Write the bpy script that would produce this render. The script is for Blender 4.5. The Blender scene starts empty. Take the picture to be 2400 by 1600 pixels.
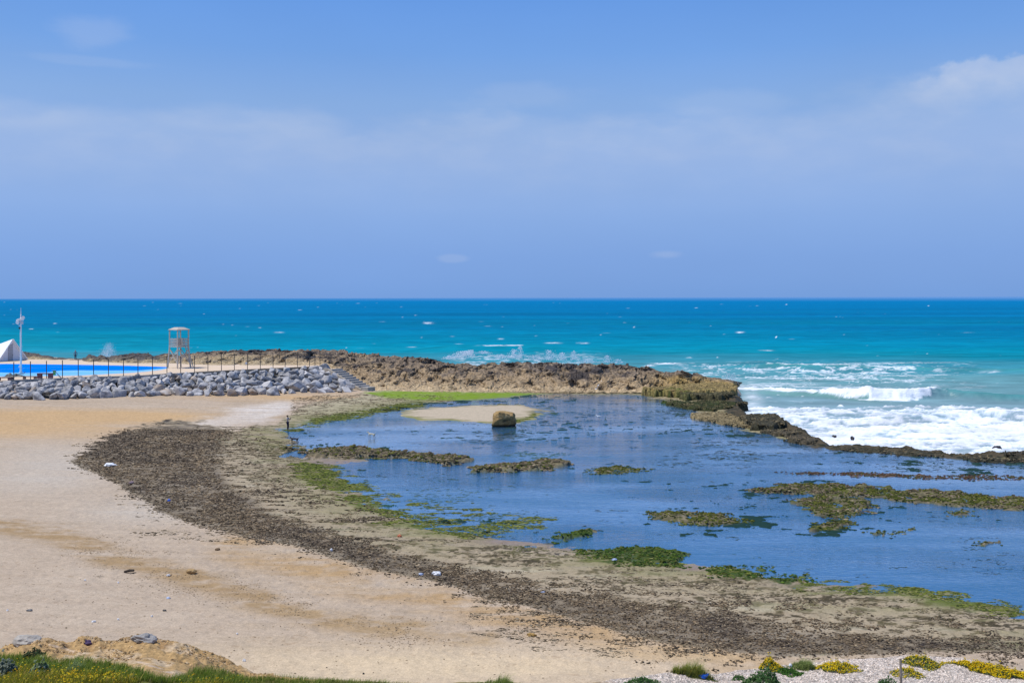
import bpy, bmesh, math, random
import numpy as np
from mathutils import Vector, Matrix
random.seed(7); rng = np.random.default_rng(11)
S = bpy.context.scene
COL = S.collection
R = math.radians

# ------------------------------------------------------------------ camera
F = 2333.0; H = 15.0                      # focal length in photo pixels, eye height above the lagoon
cam = bpy.data.cameras.new("camera"); co = bpy.data.objects.new("camera", cam); COL.objects.link(co)
co.location = (0, 0, H); co.rotation_euler = (R(90), 5 / 2400, 0)
cam.sensor_width = 36; cam.lens = 36 * F / 2400; cam.shift_y = -102.5 / 2400
cam.clip_start = 0.5; cam.clip_end = 120000
S.camera = co
# ------------------------------------------------------------------ sky
SUN_EL, SUN_AZ = 64.0, -97.0              # high, from the left
w = bpy.data.worlds.new("World"); S.world = w; w.use_nodes = True
wt = w.node_tree; wt.nodes.clear()
def N(t, kind, **kw):
    n = t.nodes.new(kind)
    for k, v in kw.items():
        if k.startswith('i_'):
            n.inputs[int(k[2:])].default_value = v
        else: setattr(n, k, v)
    return n
def M(t, op, a, b=None, c=None, clamp=False):
    n = t.nodes.new('ShaderNodeMath'); n.operation = op; n.use_clamp = clamp
    for i, v in enumerate((a, b, c)):
        if v is None: continue
        if isinstance(v, (int, float)): n.inputs[i].default_value = v
        else: t.links.new(v, n.inputs[i])
    return n.outputs[0]
def MR(t, v, a, b, c=0.0, d=1.0):
    n = t.nodes.new('ShaderNodeMapRange'); n.interpolation_type = 'SMOOTHSTEP'
    t.links.new(v, n.inputs[0])
    for i, q in enumerate((a, b, c, d)): n.inputs[i + 1].default_value = q
    return n.outputs[0]
def MIX(t, f, a, b, blend='MIX'):
    n = t.nodes.new('ShaderNodeMix'); n.data_type = 'RGBA'; n.blend_type = blend
    for i, v in ((0, f), (6, a), (7, b)):
        if isinstance(v, (int, float)): n.inputs[i].default_value = v
        elif isinstance(v, tuple): n.inputs[i].default_value = v if len(v) == 4 else v + (1,)
        else: t.links.new(v, n.inputs[i])
    return n.outputs[2]
tc = wt.nodes.new('ShaderNodeTexCoord'); sx = wt.nodes.new('ShaderNodeSeparateXYZ')
wt.links.new(tc.outputs['Generated'], sx.inputs[0])
az = M(wt, 'ARCTAN2', sx.outputs[0], sx.outputs[1])
hor = M(wt, 'SQRT', M(wt, 'ADD', M(wt, 'MULTIPLY', sx.outputs[0], sx.outputs[0]), M(wt, 'MULTIPLY', sx.outputs[1], sx.outputs[1])))
el = M(wt, 'ARCTAN2', sx.outputs[2], hor)
ramp = wt.nodes.new('ShaderNodeValToRGB'); cr = ramp.color_ramp
stops = [(0, (.160, .350, .77)), (.04, (.19, .37, .79)), (.09, (.255, .425, .81)), (.14, (.285, .445, .80)),
         (.19, (.25, .43, .79)), (.24, (.175, .375, .81)), (.30, (.130, .325, .80)), (.6, (.075, .23, .66)), (1.0, (.05, .17, .52))]
cr.elements[0].position = 0; cr.elements[0].color = stops[0][1] + (1,)
cr.elements[1].position = 1; cr.elements[1].color = stops[-1][1] + (1,)
for p, c in stops[1:-1]:
    e = cr.elements.new(p); e.color = c + (1,)
wt.links.new(el, ramp.inputs[0])
cv = wt.nodes.new('ShaderNodeCombineXYZ'); wt.links.new(az, cv.inputs[0]); wt.links.new(M(wt, 'MULTIPLY', el, 2.3), cv.inputs[1])
def wnoise(scale, det, off):
    n = wt.nodes.new('ShaderNodeTexNoise'); n.inputs['Scale'].default_value = scale; n.inputs['Detail'].default_value = det
    n.inputs['Roughness'].default_value = .55
    m = wt.nodes.new('ShaderNodeMapping'); m.inputs['Location'].default_value = (off, off * .7, 0)
    wt.links.new(cv.outputs[0], m.inputs[0]); wt.links.new(m.outputs[0], n.inputs['Vector']); return n.outputs[0]
n1 = wnoise(7, 7, 3.1); n2 = wnoise(16, 8, 9.2); n3 = wnoise(3, 4, 1.7)
top = M(wt, 'ADD', .185, M(wt, 'MULTIPLY', M(wt, 'SUBTRACT', n1, .5), .11))
top = M(wt, 'ADD', top, M(wt, 'MULTIPLY', az, .012))
band = MR(wt, M(wt, 'SUBTRACT', top, el), -.006, .022)
band = M(wt, 'MULTIPLY', band, MR(wt, el, .07, .17))
band = M(wt, 'MULTIPLY', band, M(wt, 'ADD', .15, MR(wt, n2, .35, .75, 0, .17)))
def blob(a0, e0, sa, se, amp, sharp=.35):
    da = M(wt, 'DIVIDE', M(wt, 'SUBTRACT', az, a0), sa); de = M(wt, 'DIVIDE', M(wt, 'SUBTRACT', el, e0), se)
    g = M(wt, 'SQRT', M(wt, 'ADD', M(wt, 'MULTIPLY', da, da), M(wt, 'MULTIPLY', de, de)))
    g = M(wt, 'SUBTRACT', M(wt, 'ADD', g, M(wt, 'MULTIPLY', M(wt, 'SUBTRACT', n2, .5), 1.8)), 1.0)
    return M(wt, 'MULTIPLY', MR(wt, g, sharp, -.5), amp)
cv2 = wt.nodes.new('ShaderNodeCombineXYZ'); wt.links.new(az, cv2.inputs[0]); wt.links.new(M(wt, 'MULTIPLY', el, 1.25), cv2.inputs[1])
n4n = wt.nodes.new('ShaderNodeTexNoise'); n4n.inputs['Scale'].default_value = 30; n4n.inputs['Detail'].default_value = 7; wt.links.new(cv2.outputs[0], n4n.inputs['Vector']); n4 = n4n.outputs[0]
dome = M(wt, 'ADD', M(wt, 'ADD', .195, M(wt, 'MULTIPLY', M(wt, 'SUBTRACT', n4, .5), .05)), M(wt, 'MULTIPLY', MR(wt, az, .36, .42), .020))
puff = M(wt, 'MULTIPLY', M(wt, 'MULTIPLY', MR(wt, M(wt, 'SUBTRACT', dome, el), -.001, .007), MR(wt, el, .172, .198)), MR(wt, M(wt, 'ADD', az, M(wt, 'MULTIPLY', M(wt, 'SUBTRACT', n4, .5), .05)), .375, .405))
puff = M(wt, 'MULTIPLY', puff, MR(wt, n4, .25, .7, .28, .55))
cl = M(wt, 'ADD', band, puff)
for b in [(-.398, .240, .030, .012, .17, .5), (-.0595, .0394, .012, .0035, .15, .5),
          (.1536, .0423, .014, .004, .17, .5), (-.283, .172, .055, .011, .14, .5), (-.205, .166, .035, .013, .14, .5), (-.47, .165, .07, .012, .15, .5),
          (-.40, .216, .05, .004, .10, .5), (.02, .2, .05, .012, .12, .4), (.21, .190, .06, .012, .12, .4)]:
    cl = M(wt, 'ADD', cl, blob(*b), clamp=True)
skyc = MIX(wt, cl, ramp.outputs[0], (.58, .655, .83))
soft = M(wt, 'ADD', .93, M(wt, 'MULTIPLY', n3, .14))
skyc = MIX(wt, 1.0, skyc, soft, 'MULTIPLY')
sky = wt.nodes.new('ShaderNodeTexSky'); sky.sky_type = 'NISHITA'; sky.sun_disc = False
sky.sun_elevation = R(SUN_EL); sky.sun_rotation = R(SUN_AZ); sky.air_density = 1.2; sky.dust_density = .4; sky.ozone_density = 3
b1 = N(wt, 'ShaderNodeBackground'); b1.inputs[1].default_value = .08; wt.links.new(sky.outputs[0], b1.inputs[0])
b2 = N(wt, 'ShaderNodeBackground'); b2.inputs[1].default_value = 1.0; wt.links.new(skyc, b2.inputs[0])
ms = wt.nodes.new('ShaderNodeMixShader'); ms.inputs[0].default_value = .9
wt.links.new(b1.outputs[0], ms.inputs[1]); wt.links.new(b2.outputs[0], ms.inputs[2])
wo = wt.nodes.new('ShaderNodeOutputWorld'); wt.links.new(ms.outputs[0], wo.inputs[0])
# ------------------------------------------------------------------ sun
sl = bpy.data.lights.new("sun", 'SUN'); sl.energy = 4.0; sl.angle = R(.5); sl.color = (1, .955, .88)
so = bpy.data.objects.new("sun", sl); COL.objects.link(so)
sd = Vector((math.sin(R(SUN_AZ)) * math.cos(R(SUN_EL)), math.cos(R(SUN_AZ)) * math.cos(R(SUN_EL)), math.sin(R(SUN_EL))))
so.rotation_euler = (-sd).to_track_quat('-Z', 'Y').to_euler()
so.location = (-60, 0, 80)
S.view_settings.view_transform = 'Standard'; S.view_settings.look = 'None'; S.view_settings.exposure = 0; S.view_settings.gamma = 1

# ================================================================== helpers
def hz(px): return 700 - 5 * px / 2400.0
def P(px, py, z=0.0, Y=None):
    """photo pixel (2400x1600) -> world point on the level z, or at distance Y"""
    if Y is None: Y = (H - z) * F / (py - hz(px))
    else: z = H - (py - hz(px)) * Y / F
    return Vector(((px - 1200) / F * Y, Y, z))
def D(dx, dy, z=0.0): return P(dx / .98, dy / .98, z)
def proj(X, Y, Z):
    px = X / Y * F + 1200; return px, hz(px) + (H - Z) * F / Y
def sm(a, b, x):
    t = np.clip((x - a) / (b - a), 0, 1); return t * t * (3 - 2 * t)
def hash2(ix, iy, s):
    n = (ix * 73856093) ^ (iy * 19349663) ^ (s * 83492791); n &= 0xffffffff
    n = (((n >> 16) ^ n) * 0x45d9f3b) & 0xffffffff; n = (((n >> 16) ^ n) * 0x45d9f3b) & 0xffffffff
    return (n >> 16) ^ n
def h01(ix, iy, s): return (hash2(ix, iy, s) & 0xffff) / 65535.0
def vn(x, y, s=0):
    fx = np.floor(x); fy = np.floor(y); ix = fx.astype(np.int64); iy = fy.astype(np.int64)
    u = x - fx; v = y - fy; u = u * u * u * (u * (u * 6 - 15) + 10); v = v * v * v * (v * (v * 6 - 15) + 10)
    a = h01(ix, iy, s); b = h01(ix + 1, iy, s); c = h01(ix, iy + 1, s); d = h01(ix + 1, iy + 1, s)
    return ((a + (b - a) * u) * (1 - v) + (c + (d - c) * u) * v) * 2 - 1
def fbm(x, y, o=4, s=0, g=.5):
    r = 0; a = 1.; t = 0
    for i in range(o):
        r = r + a * vn(x, y, s + i * 17); t += a; a *= g
        x, y = x * 1.62 + y * 1.22 + 5.3, y * 1.62 - x * 1.22 + 1.7
    return r / t * 1.5
def ridg(x, y, o=4, s=0):
    r = 0; a = 1.; t = 0
    for i in range(o):
        r = r + a * (1 - np.abs(vn(x, y, s + i * 13)) * 2); t += a; a *= .5
        x, y = x * 1.62 + y * 1.22 + 5.3, y * 1.62 - x * 1.22 + 1.7
    return r / t
def voro(x, y, s=0):
    fx = np.floor(x).astype(np.int64); fy = np.floor(y).astype(np.int64)
    d1 = np.full(x.shape, 9.); d2 = np.full(x.shape, 9.); idv = np.zeros(x.shape)
    for i in (-1, 0, 1):
        for j in (-1, 0, 1):
            cx = fx + i; cy = fy + j
            qx = cx + h01(cx, cy, s); qy = cy + h01(cx, cy, s + 5)
            d = np.hypot(x - qx, y - qy); k = h01(cx, cy, s + 9)
            new = d < d1
            d2 = np.where(new, d1, np.minimum(d2, d)); idv = np.where(new, k, idv); d1 = np.where(new, d, d1)
    return d1, d2, idv
def segd(X, Y, pts, closed):
    n = len(pts); best = np.full(X.shape, 1e9); inside = np.zeros(X.shape, bool)
    for i in range(n if closed else n - 1):
        ax, ay = pts[i][0], pts[i][1]; bx, by = pts[(i + 1) % n][0], pts[(i + 1) % n][1]
        ex, ey = bx - ax, by - ay; L = ex * ex + ey * ey + 1e-12
        t = np.clip(((X - ax) * ex + (Y - ay) * ey) / L, 0, 1)
        best = np.minimum(best, (X - ax - t * ex) ** 2 + (Y - ay - t * ey) ** 2)
        if closed:
            c = ((ay > Y) != (by > Y)) & (X < ex * (Y - ay) / (ey if abs(ey) > 1e-12 else 1e-12) + ax)
            inside ^= c
    d = np.sqrt(best)
    return np.where(inside, -d, d) if closed else d
def ip(x, tab, k): return np.interp(x, [r[0] for r in tab], [r[k] for r in tab])

def tag(o, label=None, cat=None, group=None, kind=None):
    if label: o['label'] = label
    if cat: o['category'] = cat
    if group: o['group'] = group
    if kind: o['kind'] = kind
    return o
def link(name, me, mat=None, parent=None, loc=None):
    o = bpy.data.objects.new(name, me); COL.objects.link(o)
    if mat is not None and len(me.materials) == 0: me.materials.append(mat)
    if parent is not None: o.parent = parent
    if loc is not None: o.location = loc
    return o
def thing(name, loc, label, cat, group=None, rz=0.0):
    o = bpy.data.objects.new(name, None); COL.objects.link(o); o.location = loc; o.rotation_euler = (0, 0, rz)
    o.empty_display_size = .3
    return tag(o, label, cat, group)
def setcol(me, col):
    a = me.color_attributes.new("col", 'FLOAT_COLOR', 'POINT'); n = len(me.vertices)
    c = np.ones((n, 4), np.float32); c[:, :col.shape[-1]] = col.reshape(n, -1); a.data.foreach_set('color', c.ravel())
def gridmesh(name, X, Y, Z, mat, col=None, keep=None, smooth=True, parent=None):
    r, c = X.shape; me = bpy.data.meshes.new(name)
    v = np.stack([X, Y, Z], -1).reshape(-1, 3).astype(np.float32)
    i = np.arange(r * c).reshape(r, c)
    q = np.stack([i[:-1, :-1], i[:-1, 1:], i[1:, 1:], i[1:, :-1]], -1).reshape(-1, 4)
    if keep is not None:
        k = (keep[:-1, :-1] | keep[:-1, 1:] | keep[1:, 1:] | keep[1:, :-1]).ravel(); q = q[k]
        used = np.unique(q); mp = np.zeros(r * c, np.int64); mp[used] = np.arange(len(used)); q = mp[q]; v = v[used]
        if col is not None: col = col.reshape(r * c, -1)[used]
    # counter-clockwise from above: rows go away (+Y), columns go right (+X)
    me.vertices.add(len(v)); me.vertices.foreach_set('co', v.ravel())
    me.loops.add(q.size); me.loops.foreach_set('vertex_index', q.ravel().astype(np.int32))
    me.polygons.add(len(q)); me.polygons.foreach_set('loop_start', np.arange(0, q.size, 4, dtype=np.int32))
    me.polygons.foreach_set('use_smooth', np.full(len(q), smooth))
    me.update(calc_edges=True); me.validate()
    if col is not None: setcol(me, col)
    return link(name, me, mat, parent)
def rawmesh(name, v, f, mat, parent=None, col=None, smooth=False, loc=None):
    """v (n,3), f (m,k) arrays"""
    me = bpy.data.meshes.new(name); k = f.shape[1]
    me.vertices.add(len(v)); me.vertices.foreach_set('co', np.asarray(v, np.float32).ravel())
    me.loops.add(f.size); me.loops.foreach_set('vertex_index', f.ravel().astype(np.int32))
    me.polygons.add(len(f)); me.polygons.foreach_set('loop_start', np.arange(0, f.size, k, dtype=np.int32))
    me.polygons.foreach_set('use_smooth', np.full(len(f), smooth))
    me.update(calc_edges=True); me.validate()
    if col is not None: setcol(me, np.asarray(col))
    return link(name, me, mat, parent, loc)

class MB:
    def __init__(s): s.v = []; s.f = []
    def add(s, vs, fs):
        b = len(s.v); s.v += [tuple(q) for q in vs]; s.f += [tuple(b + i for i in q) for q in fs]; return s
    def box(s, c, d, rz=0.0):
        c = Vector(c); m = Matrix.Rotation(rz, 3, 'Z'); x, y, z = d[0] / 2, d[1] / 2, d[2] / 2
        vs = [c + m @ Vector((a * x, b * y, e * z)) for e in (-1, 1) for a, b in ((-1, -1), (1, -1), (1, 1), (-1, 1))]
        return s.add(vs, [(3, 2, 1, 0), (4, 5, 6, 7), (0, 1, 5, 4), (1, 2, 6, 5), (2, 3, 7, 6), (3, 0, 4, 7)])
    def beam(s, p, q, w, h=None, up=(0, 0, 1)):
        h = h or w; p = Vector(p); q = Vector(q); d = (q - p).normalized(); u = Vector(up)
        if abs(d.dot(u)) > .98: u = Vector((0, 1, 0))
        a = d.cross(u).normalized(); b = a.cross(d)
        vs = [e + a * i * w / 2 + b * j * h / 2 for e in (p, q) for i, j in ((-1, -1), (1, -1), (1, 1), (-1, 1))]
        return s.add(vs, [(0, 1, 2, 3), (7, 6, 5, 4), (4, 5, 1, 0), (5, 6, 2, 1), (6, 7, 3, 2), (7, 4, 0, 3)])
    def cyl(s, p, q, r0, r1=None, n=10):
        r1 = r0 if r1 is None else r1; p = Vector(p); q = Vector(q); d = (q - p).normalized()
        u = Vector((0, 0, 1)) if abs(d.z) < .9 else Vector((1, 0, 0)); a = d.cross(u).normalized(); b = a.cross(d)
        vs = [e + (a * math.cos(t) + b * math.sin(t)) * r for e, r in ((p, r0), (q, r1)) for t in [i * 2 * math.pi / n for i in range(n)]]
        fs = [((i + 1) % n, i, n + i, n + (i + 1) % n) for i in range(n)] + [tuple(range(n)), tuple(range(2 * n - 1, n - 1, -1))]
        return s.add(vs, fs)
    def build(s, name, mat, parent=None, loc=None, bevel=0.0):
        me = bpy.data.meshes.new(name); me.from_pydata(s.v, [], s.f)
        bm = bmesh.new(); bm.from_mesh(me); bmesh.ops.recalc_face_normals(bm, faces=bm.faces)
        if bevel > 0: bmesh.ops.bevel(bm, geom=bm.edges[:], offset=bevel, segments=1, affect='EDGES', clamp_overlap=True)
        bm.to_mesh(me); bm.free(); me.update()
        return link(name, me, mat, parent, loc)

# ------------------------------------------------------------------ materials
def newmat(name):
    m = bpy.data.materials.new(name); m.use_nodes = True; t = m.node_tree; t.nodes.clear()
    o = t.nodes.new('ShaderNodeOutputMaterial'); b = t.nodes.new('ShaderNodeBsdfPrincipled')
    t.links.new(b.outputs[0], o.inputs[0]); return m, t, b, o
def pos(t): return t.nodes.new('ShaderNodeNewGeometry').outputs['Position']
def objc(t): return t.nodes.new('ShaderNodeTexCoord').outputs['Object']
def noise(t, vec, scale, det=4, rough=.55, stretch=None):
    n = t.nodes.new('ShaderNodeTexNoise'); n.inputs['Scale'].default_value = scale; n.inputs['Detail'].default_value = det
    n.inputs['Roughness'].default_value = rough
    if stretch:
        m = t.nodes.new('ShaderNodeMapping'); m.inputs['Scale'].default_value = stretch; t.links.new(vec, m.inputs[0]); vec = m.outputs[0]
    t.links.new(vec, n.inputs['Vector']); return n.outputs[0]
def bump(t, b, h, strength, dist):
    n = t.nodes.new('ShaderNodeBump'); n.inputs['Strength'].default_value = strength; n.inputs['Distance'].default_value = dist
    t.links.new(h, n.inputs['Height']); t.links.new(n.outputs[0], b.inputs['Normal'])
def attrmat(name, sc=6.0, lo=.72, hi=1.28, bs=.6, bd=.05, rough=.9, spec=.2, stretch=None, alpha_rough=False, sc2=None):
    m, t, b, o = newmat(name); p = pos(t)
    a = t.nodes.new('ShaderNodeAttribute'); a.attribute_name = 'col'
    n = noise(t, p, sc, 6, .65, stretch); k = MR(t, n, .3, .7, lo, hi)
    if sc2: k = M(t, 'MULTIPLY', k, MR(t, noise(t, p, sc2, 3, .6, stretch), .3, .7, .85, 1.15))
    t.links.new(MIX(t, 1.0, a.outputs[0], k, 'MULTIPLY'), b.inputs['Base Color'])
    b.inputs['Roughness'].default_value = rough; b.inputs['Specular IOR Level'].default_value = spec
    if alpha_rough: t.links.new(M(t, 'SUBTRACT', rough, M(t, 'MULTIPLY', a.outputs['Alpha'], .5)), b.inputs['Roughness'])
    bump(t, b, n, bs, bd); return m
def plain(name, c, rough=.7, spec=.3, var=.15, sc=5.0, bs=.2, bd=.01, rand=0.0, c2=None, metal=0.0):
    m, t, b, o = newmat(name); p = objc(t); n = noise(t, p, sc, 5, .6)
    base = MIX(t, MR(t, n, .35, .65), c, c2) if c2 else None
    k = MR(t, n, .25, .75, 1 - var, 1 + var)
    if rand:
        oi = t.nodes.new('ShaderNodeObjectInfo'); k = M(t, 'MULTIPLY', k, MR(t, oi.outputs['Random'], 0, 1, 1 - rand, 1 + rand))
    t.links.new(MIX(t, 1.0, base if base else c, k, 'MULTIPLY'), b.inputs['Base Color'])
    b.inputs['Roughness'].default_value = rough; b.inputs['Specular IOR Level'].default_value = spec; b.inputs['Metallic'].default_value = metal
    bump(t, b, n, bs, bd); return m
MAT = {}
MAT['ground'] = attrmat('sand_and_rock', 14, .80, 1.2, .35, .03, .93, .12, (1, 1.4, 1), True)
MAT['rock'] = attrmat('reef_rock', 3.2, .52, 1.5, 1.0, .28, .95, .1, sc2=11)
MAT['bluff'] = attrmat('bluff_soil', 9, .75, 1.25, .7, .04, .95, .1, sc2=30)
MAT['foliage'] = attrmat('foliage', 25, .8, 1.2, 0, .01, .7, .2)
_t = MAT['foliage'].node_tree; _o = [n for n in _t.nodes if n.type == 'OUTPUT_MATERIAL'][0]; _b = [n for n in _t.nodes if n.type == 'BSDF_PRINCIPLED'][0]
_tr = _t.nodes.new('ShaderNodeBsdfTranslucent'); _m = _t.nodes.new('ShaderNodeMixShader'); _m.inputs[0].default_value = .42
_t.links.new(_b.inputs['Base Color'].links[0].from_socket, _tr.inputs[0]); _t.links.new(_b.outputs[0], _m.inputs[1]); _t.links.new(_tr.outputs[0], _m.inputs[2]); _t.links.new(_m.outputs[0], _o.inputs[0])
MAT['weed'] = attrmat('dry_seaweed', 18, .7, 1.3, .4, .03, .9, .15)

# ================================================================== coast outline
LAG = [(652,1003),(668,985),(700,975),(760,962),(830,950),(890,938),(915,931),(950,927),(1000,924),(1060,919),(1120,916),(1170,912),(1200,908),(1290,905),(1400,906),(1480,908),
       (1520,920),(1560,935),(1600,948),(1640,965),(1700,985),(1780,1000),(1860,1022),(1960,1032),(2080,1041),(2180,1051),(2352,1057),(2700,1072),(3200,1095),
       (3300,1640),(2700,1490),(2500,1440),(2352,1405),(2290,1388),(2200,1366),(2100,1350),(1960,1338),(1860,1333),(1790,1325),(1740,1312),(1650,1300),(1560,1290),(1490,1275),(1400,1265),(1330,1262),
       (1260,1252),(1190,1240),(1150,1238),(1100,1228),(1030,1215),(985,1200),(930,1182),(880,1165),(830,1135),(790,1110),(760,1085),(745,1075),(770,1066),(830,1060),(850,1053),(800,1050),(720,1048),(700,1037),(680,1022),(655,1012)]
LAGW = [D(a, b) for a, b in LAG]
BAR = [D(a, b) for a, b in [(945,945),(1000,937),(1100,932),(1190,932),(1232,940),(1210,955),(1170,968),(1120,968),(1060,965),(990,963),(955,955)]]
SEA = [D(*q) for q in [(1692,893),(1690,935),(1702,955),(1800,970),(1842,990),(1880,1016),(1905,1027),(2000,1027),(2100,1034),(2190,1047),(2300,1044),(2352,1043),(2900,1060)]] + [Vector((400, 100, 0)), Vector((400, 900, 0)), Vector((60, 900, 0)), Vector((38, 190, 0))]
ISL = [ # outline (disp), top height, edge width
 ([(650,1030),(712,1033),(760,1028),(850,1032),(950,1042),(1030,1048),(1080,1058),(1040,1066),(990,1061),(920,1051),(850,1051),(760,1049),(715,1046)], .42, .5),
 ([(1088,1072),(1150,1065),(1240,1060),(1310,1066),(1260,1076),(1180,1082),(1100,1080)], .34, .6),
 ([(1350,1078),(1420,1070),(1490,1076),(1430,1086),(1370,1086)], .12, .8),
 ([(1735,1125),(1800,1113),(1900,1112),(2030,1120),(2060,1124),(2150,1128),(2280,1138),(2352,1143),(2600,1152),(2600,1180),(2352,1168),(2260,1165),(2150,1157),(2060,1150),(2020,1140),(1950,1138),(1850,1130),(1770,1132)], .22, .8),
 ([(1820,1145),(1900,1140),(2000,1148),(1985,1170),(1930,1190),(1885,1182),(1850,1160)], .26, .8),
 ([(1870,1210),(1920,1193),(1965,1197),(1930,1212),(1880,1217)], .12, .5),
 ([(1475,1178),(1560,1173),(1660,1178),(1710,1195),(1650,1204),(1550,1199),(1500,1188)], .16, .8),
 ([(1268,1233),(1310,1221),(1352,1218),(1342,1230),(1290,1241)], .15, .4),
 ([(1335,1268),(1400,1259),(1500,1255),(1565,1272),(1545,1300),(1450,1298),(1380,1285)], .14, .8),
 ([(1635,1305),(1700,1297),(1762,1306),(1742,1327),(1660,1327)], .14, .6),
 ([(1782,1323),(1850,1317),(1845,1335),(1795,1341)], .14, .4),
 ([(1780,1085),(1950,1084),(2100,1090),(2400,1093),(2400,1100),(2150,1097),(1950,1090)], .02, .4),
 ([(2165,1173),(2230,1171),(2225,1183),(2180,1183)], .1, .5),
 ([(2000,1221),(2030,1218),(2035,1227),(2005,1228)], .08, .3), ([(2065,1216),(2095,1212),(2098,1219),(2070,1221)], .08, .3), ([(2245,1246),(2295,1241),(2300,1246),(2255,1250)], .08, .3),
]
ISLW = [([D(a, b, .05) for a, b in q], h, e) for q, h, e in ISL]
HEAD = [ # px, foot py, foot z, crest py, crest z
 (-400,842,3.5,822,4.6),(-200,842,3.5,822,4.6),(0,842,3.5,826,4.4),(55,842,3.5,825,4.6),(80,842,3.5,828,4.4),(115,843,3.5,838,3.9),(160,846,3.4,844.5,3.1),(188,847,3.4,843,3.4),(208,850,3.4,832,4.6),(226,850,3.4,839,4.1),(238,850,3.4,832,4.6),(252,850,3.4,839,4.1),(268,850,3.5,833,4.6),(300,851,3.5,829,4.7),(345,851,3.5,827,4.9),(360,851,3.5,835,4.4),(395,851,3.5,829,4.8),(430,853,3.5,830,4.8),
 (500,855.5,3.5,824,5.2),(600,855.5,3.5,820,5.5),(720,856,3.5,819.5,5.5),(770,859,3.3,820.5,5.3),(800,880,2.1,823,5.1),(840,905,.6,829,4.8),(865,917,.25,831,4.7),(940,918,.2,837.5,4.4),(1010,919,.15,840,4.3),(1060,920,.1,851,3.7),(1120,921,0,856,3.4),
 (1170,921,0,850,3.7),(1300,923,0,852,3.6),(1480,924,0,856,3.5),(1530,924,0,866,3.0),(1600,920,0,870,2.9),(1630,915,.2,880,2.4),(1650,908,.6,893,1.9),(1690,906,.7,900,1.5),(1718,906,.5,906,1.0),(1760,906,-2,906,-2),(1800,906,-4,906,-4)]
HEADY = [(a, (H - c) * F / (b - hz(a)), c, (H - e) * F / (d - hz(a)), e) for a, b, c, d, e in HEAD]

def ground_z(X, Y, full=False):
    wx = X + fbm(X * .35, Y * .35, 3, 3) * .9; wy = Y + fbm(X * .35, Y * .35, 3, 8) * .9
    dl = segd(wx, wy, LAGW, True)
    d = np.maximum(dl, 0)
    z = .005 * d + .0006 * np.minimum(d, 60) ** 2 + .07 * sm(0, 2.5, d)
    streak = fbm(X * .25, Y * .9, 4, 21); lump = fbm(X * 1.1, Y * 1.5, 4, 31); fine = ridg(X * 2.2, Y * 3.1, 4, 77)
    shelf = sm(26, 15, dl) * sm(-1, .5, dl)
    z = z + shelf * (lump * .05 + streak * .03 + fine * .035)
    beach = sm(12, 24, dl); z = z + beach * (fbm(X * .12, Y * .2, 3, 5) * .1 + fbm(X * 1.4, Y * 1.4, 3, 15) * .022 + np.minimum(vn(X * 3.3, Y * 3.0, 19), .2) * .016)
    bed = -.10 - .12 * sm(0, 6, -dl)
    weedz = sm(.22, .85, fbm(X * .55, Y * .75, 6, 41, .68) * .85 + fbm(X * .05, Y * .09, 3, 44) * .45 + .18 * sm(40, 75, Y) - .30 * sm(75, 45, Y) - .12)
    cr1, cr2, _ = voro(wx * .16, wy * .11, 47); crack = sm(.03, .0, cr2 - cr1) * sm(-.3, .3, fbm(X * .06, Y * .06, 2, 49)) * sm(95, 110, Y); weedz = np.maximum(weedz, crack)
    bed = bed + weedz * .26 + lump * .02
    z = np.where(dl < 0, bed * sm(0, -.8, dl) + (1 - sm(0, -.8, dl)) * (.0 + lump * .03), z)
    # sand bar
    sb = segd(wx, wy, BAR, True); z = np.where(dl < 0, np.maximum(z, .05 - .10 * sm(-.8, 3.2, sb) + lump * .012), z)
    isl = np.zeros(X.shape)
    for q, h, e in ISLW:
        mx = max(p.x for p in q) + 4; mn = min(p.x for p in q) - 4; my = max(p.y for p in q) + 4; ny = min(p.y for p in q) - 4
        k = (X > mn) & (X < mx) & (Y > ny) & (Y < my)
        if not k.any(): continue
        s = segd(X[k] + lump[k] * .5 + streak[k] * .6, Y[k] + lump[k] * .7 + streak[k] * .5, q, True) + .55 * np.abs(fbm(X[k] * 1.7, Y[k] * 2.6, 4, 55, .6)) * (1.5 if h < .2 else .9) - .15
        t = sm(e * .6, -e * .4, s); isl[k] = np.maximum(isl[k], t)
        z[k] = np.maximum(z[k], -.3 + (h * .55 + .3 + fbm(X[k] * .9, Y[k] * .5, 3, 57) * .14 * (h + .25) / .4) * t)
    pc = D(686, 1042); pe = ((X - pc.x) / 1.7) ** 2 + ((Y - pc.y) / 2.6) ** 2 + lump * .5; z = z - .32 * sm(1.3, .5, pe)
    # seaward rim drops into the sea
    ss = segd(wx * .5 + X * .5, wy * .5 + Y * .5, SEA, True)
    rim = sm(3.5, .3, np.abs(ss)) * sm(44, 60, 200 - Y)
    z = np.where(Y < 150, z + rim * (.05 + .16 * lump + .08 * fine), z)
    z = np.where(ss < 0, z * sm(-2.5, 0, ss) - 3 * sm(0, -2.5, ss), z)
    px = X / Y * F + 1200
    yc = ip(px, HEADY, 3); z = np.where((Y > yc + 1) & (px < 1780), -3, z)
    z = np.where((px > 1760) & (Y > 150), -3, z)
    if full: return z, dl, weedz, isl, rim, lump, streak, fine, sb
    return z
def on_ground(px, py, fn=None, z0=0.2):
    fn = fn or ground_z; z = z0
    for i in range(6):
        q = P(px, py, z); z = float(fn(np.array([q.x]), np.array([q.y]))[0])
    q = P(px, py, z); return Vector((q.x, q.y, z))

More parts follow.
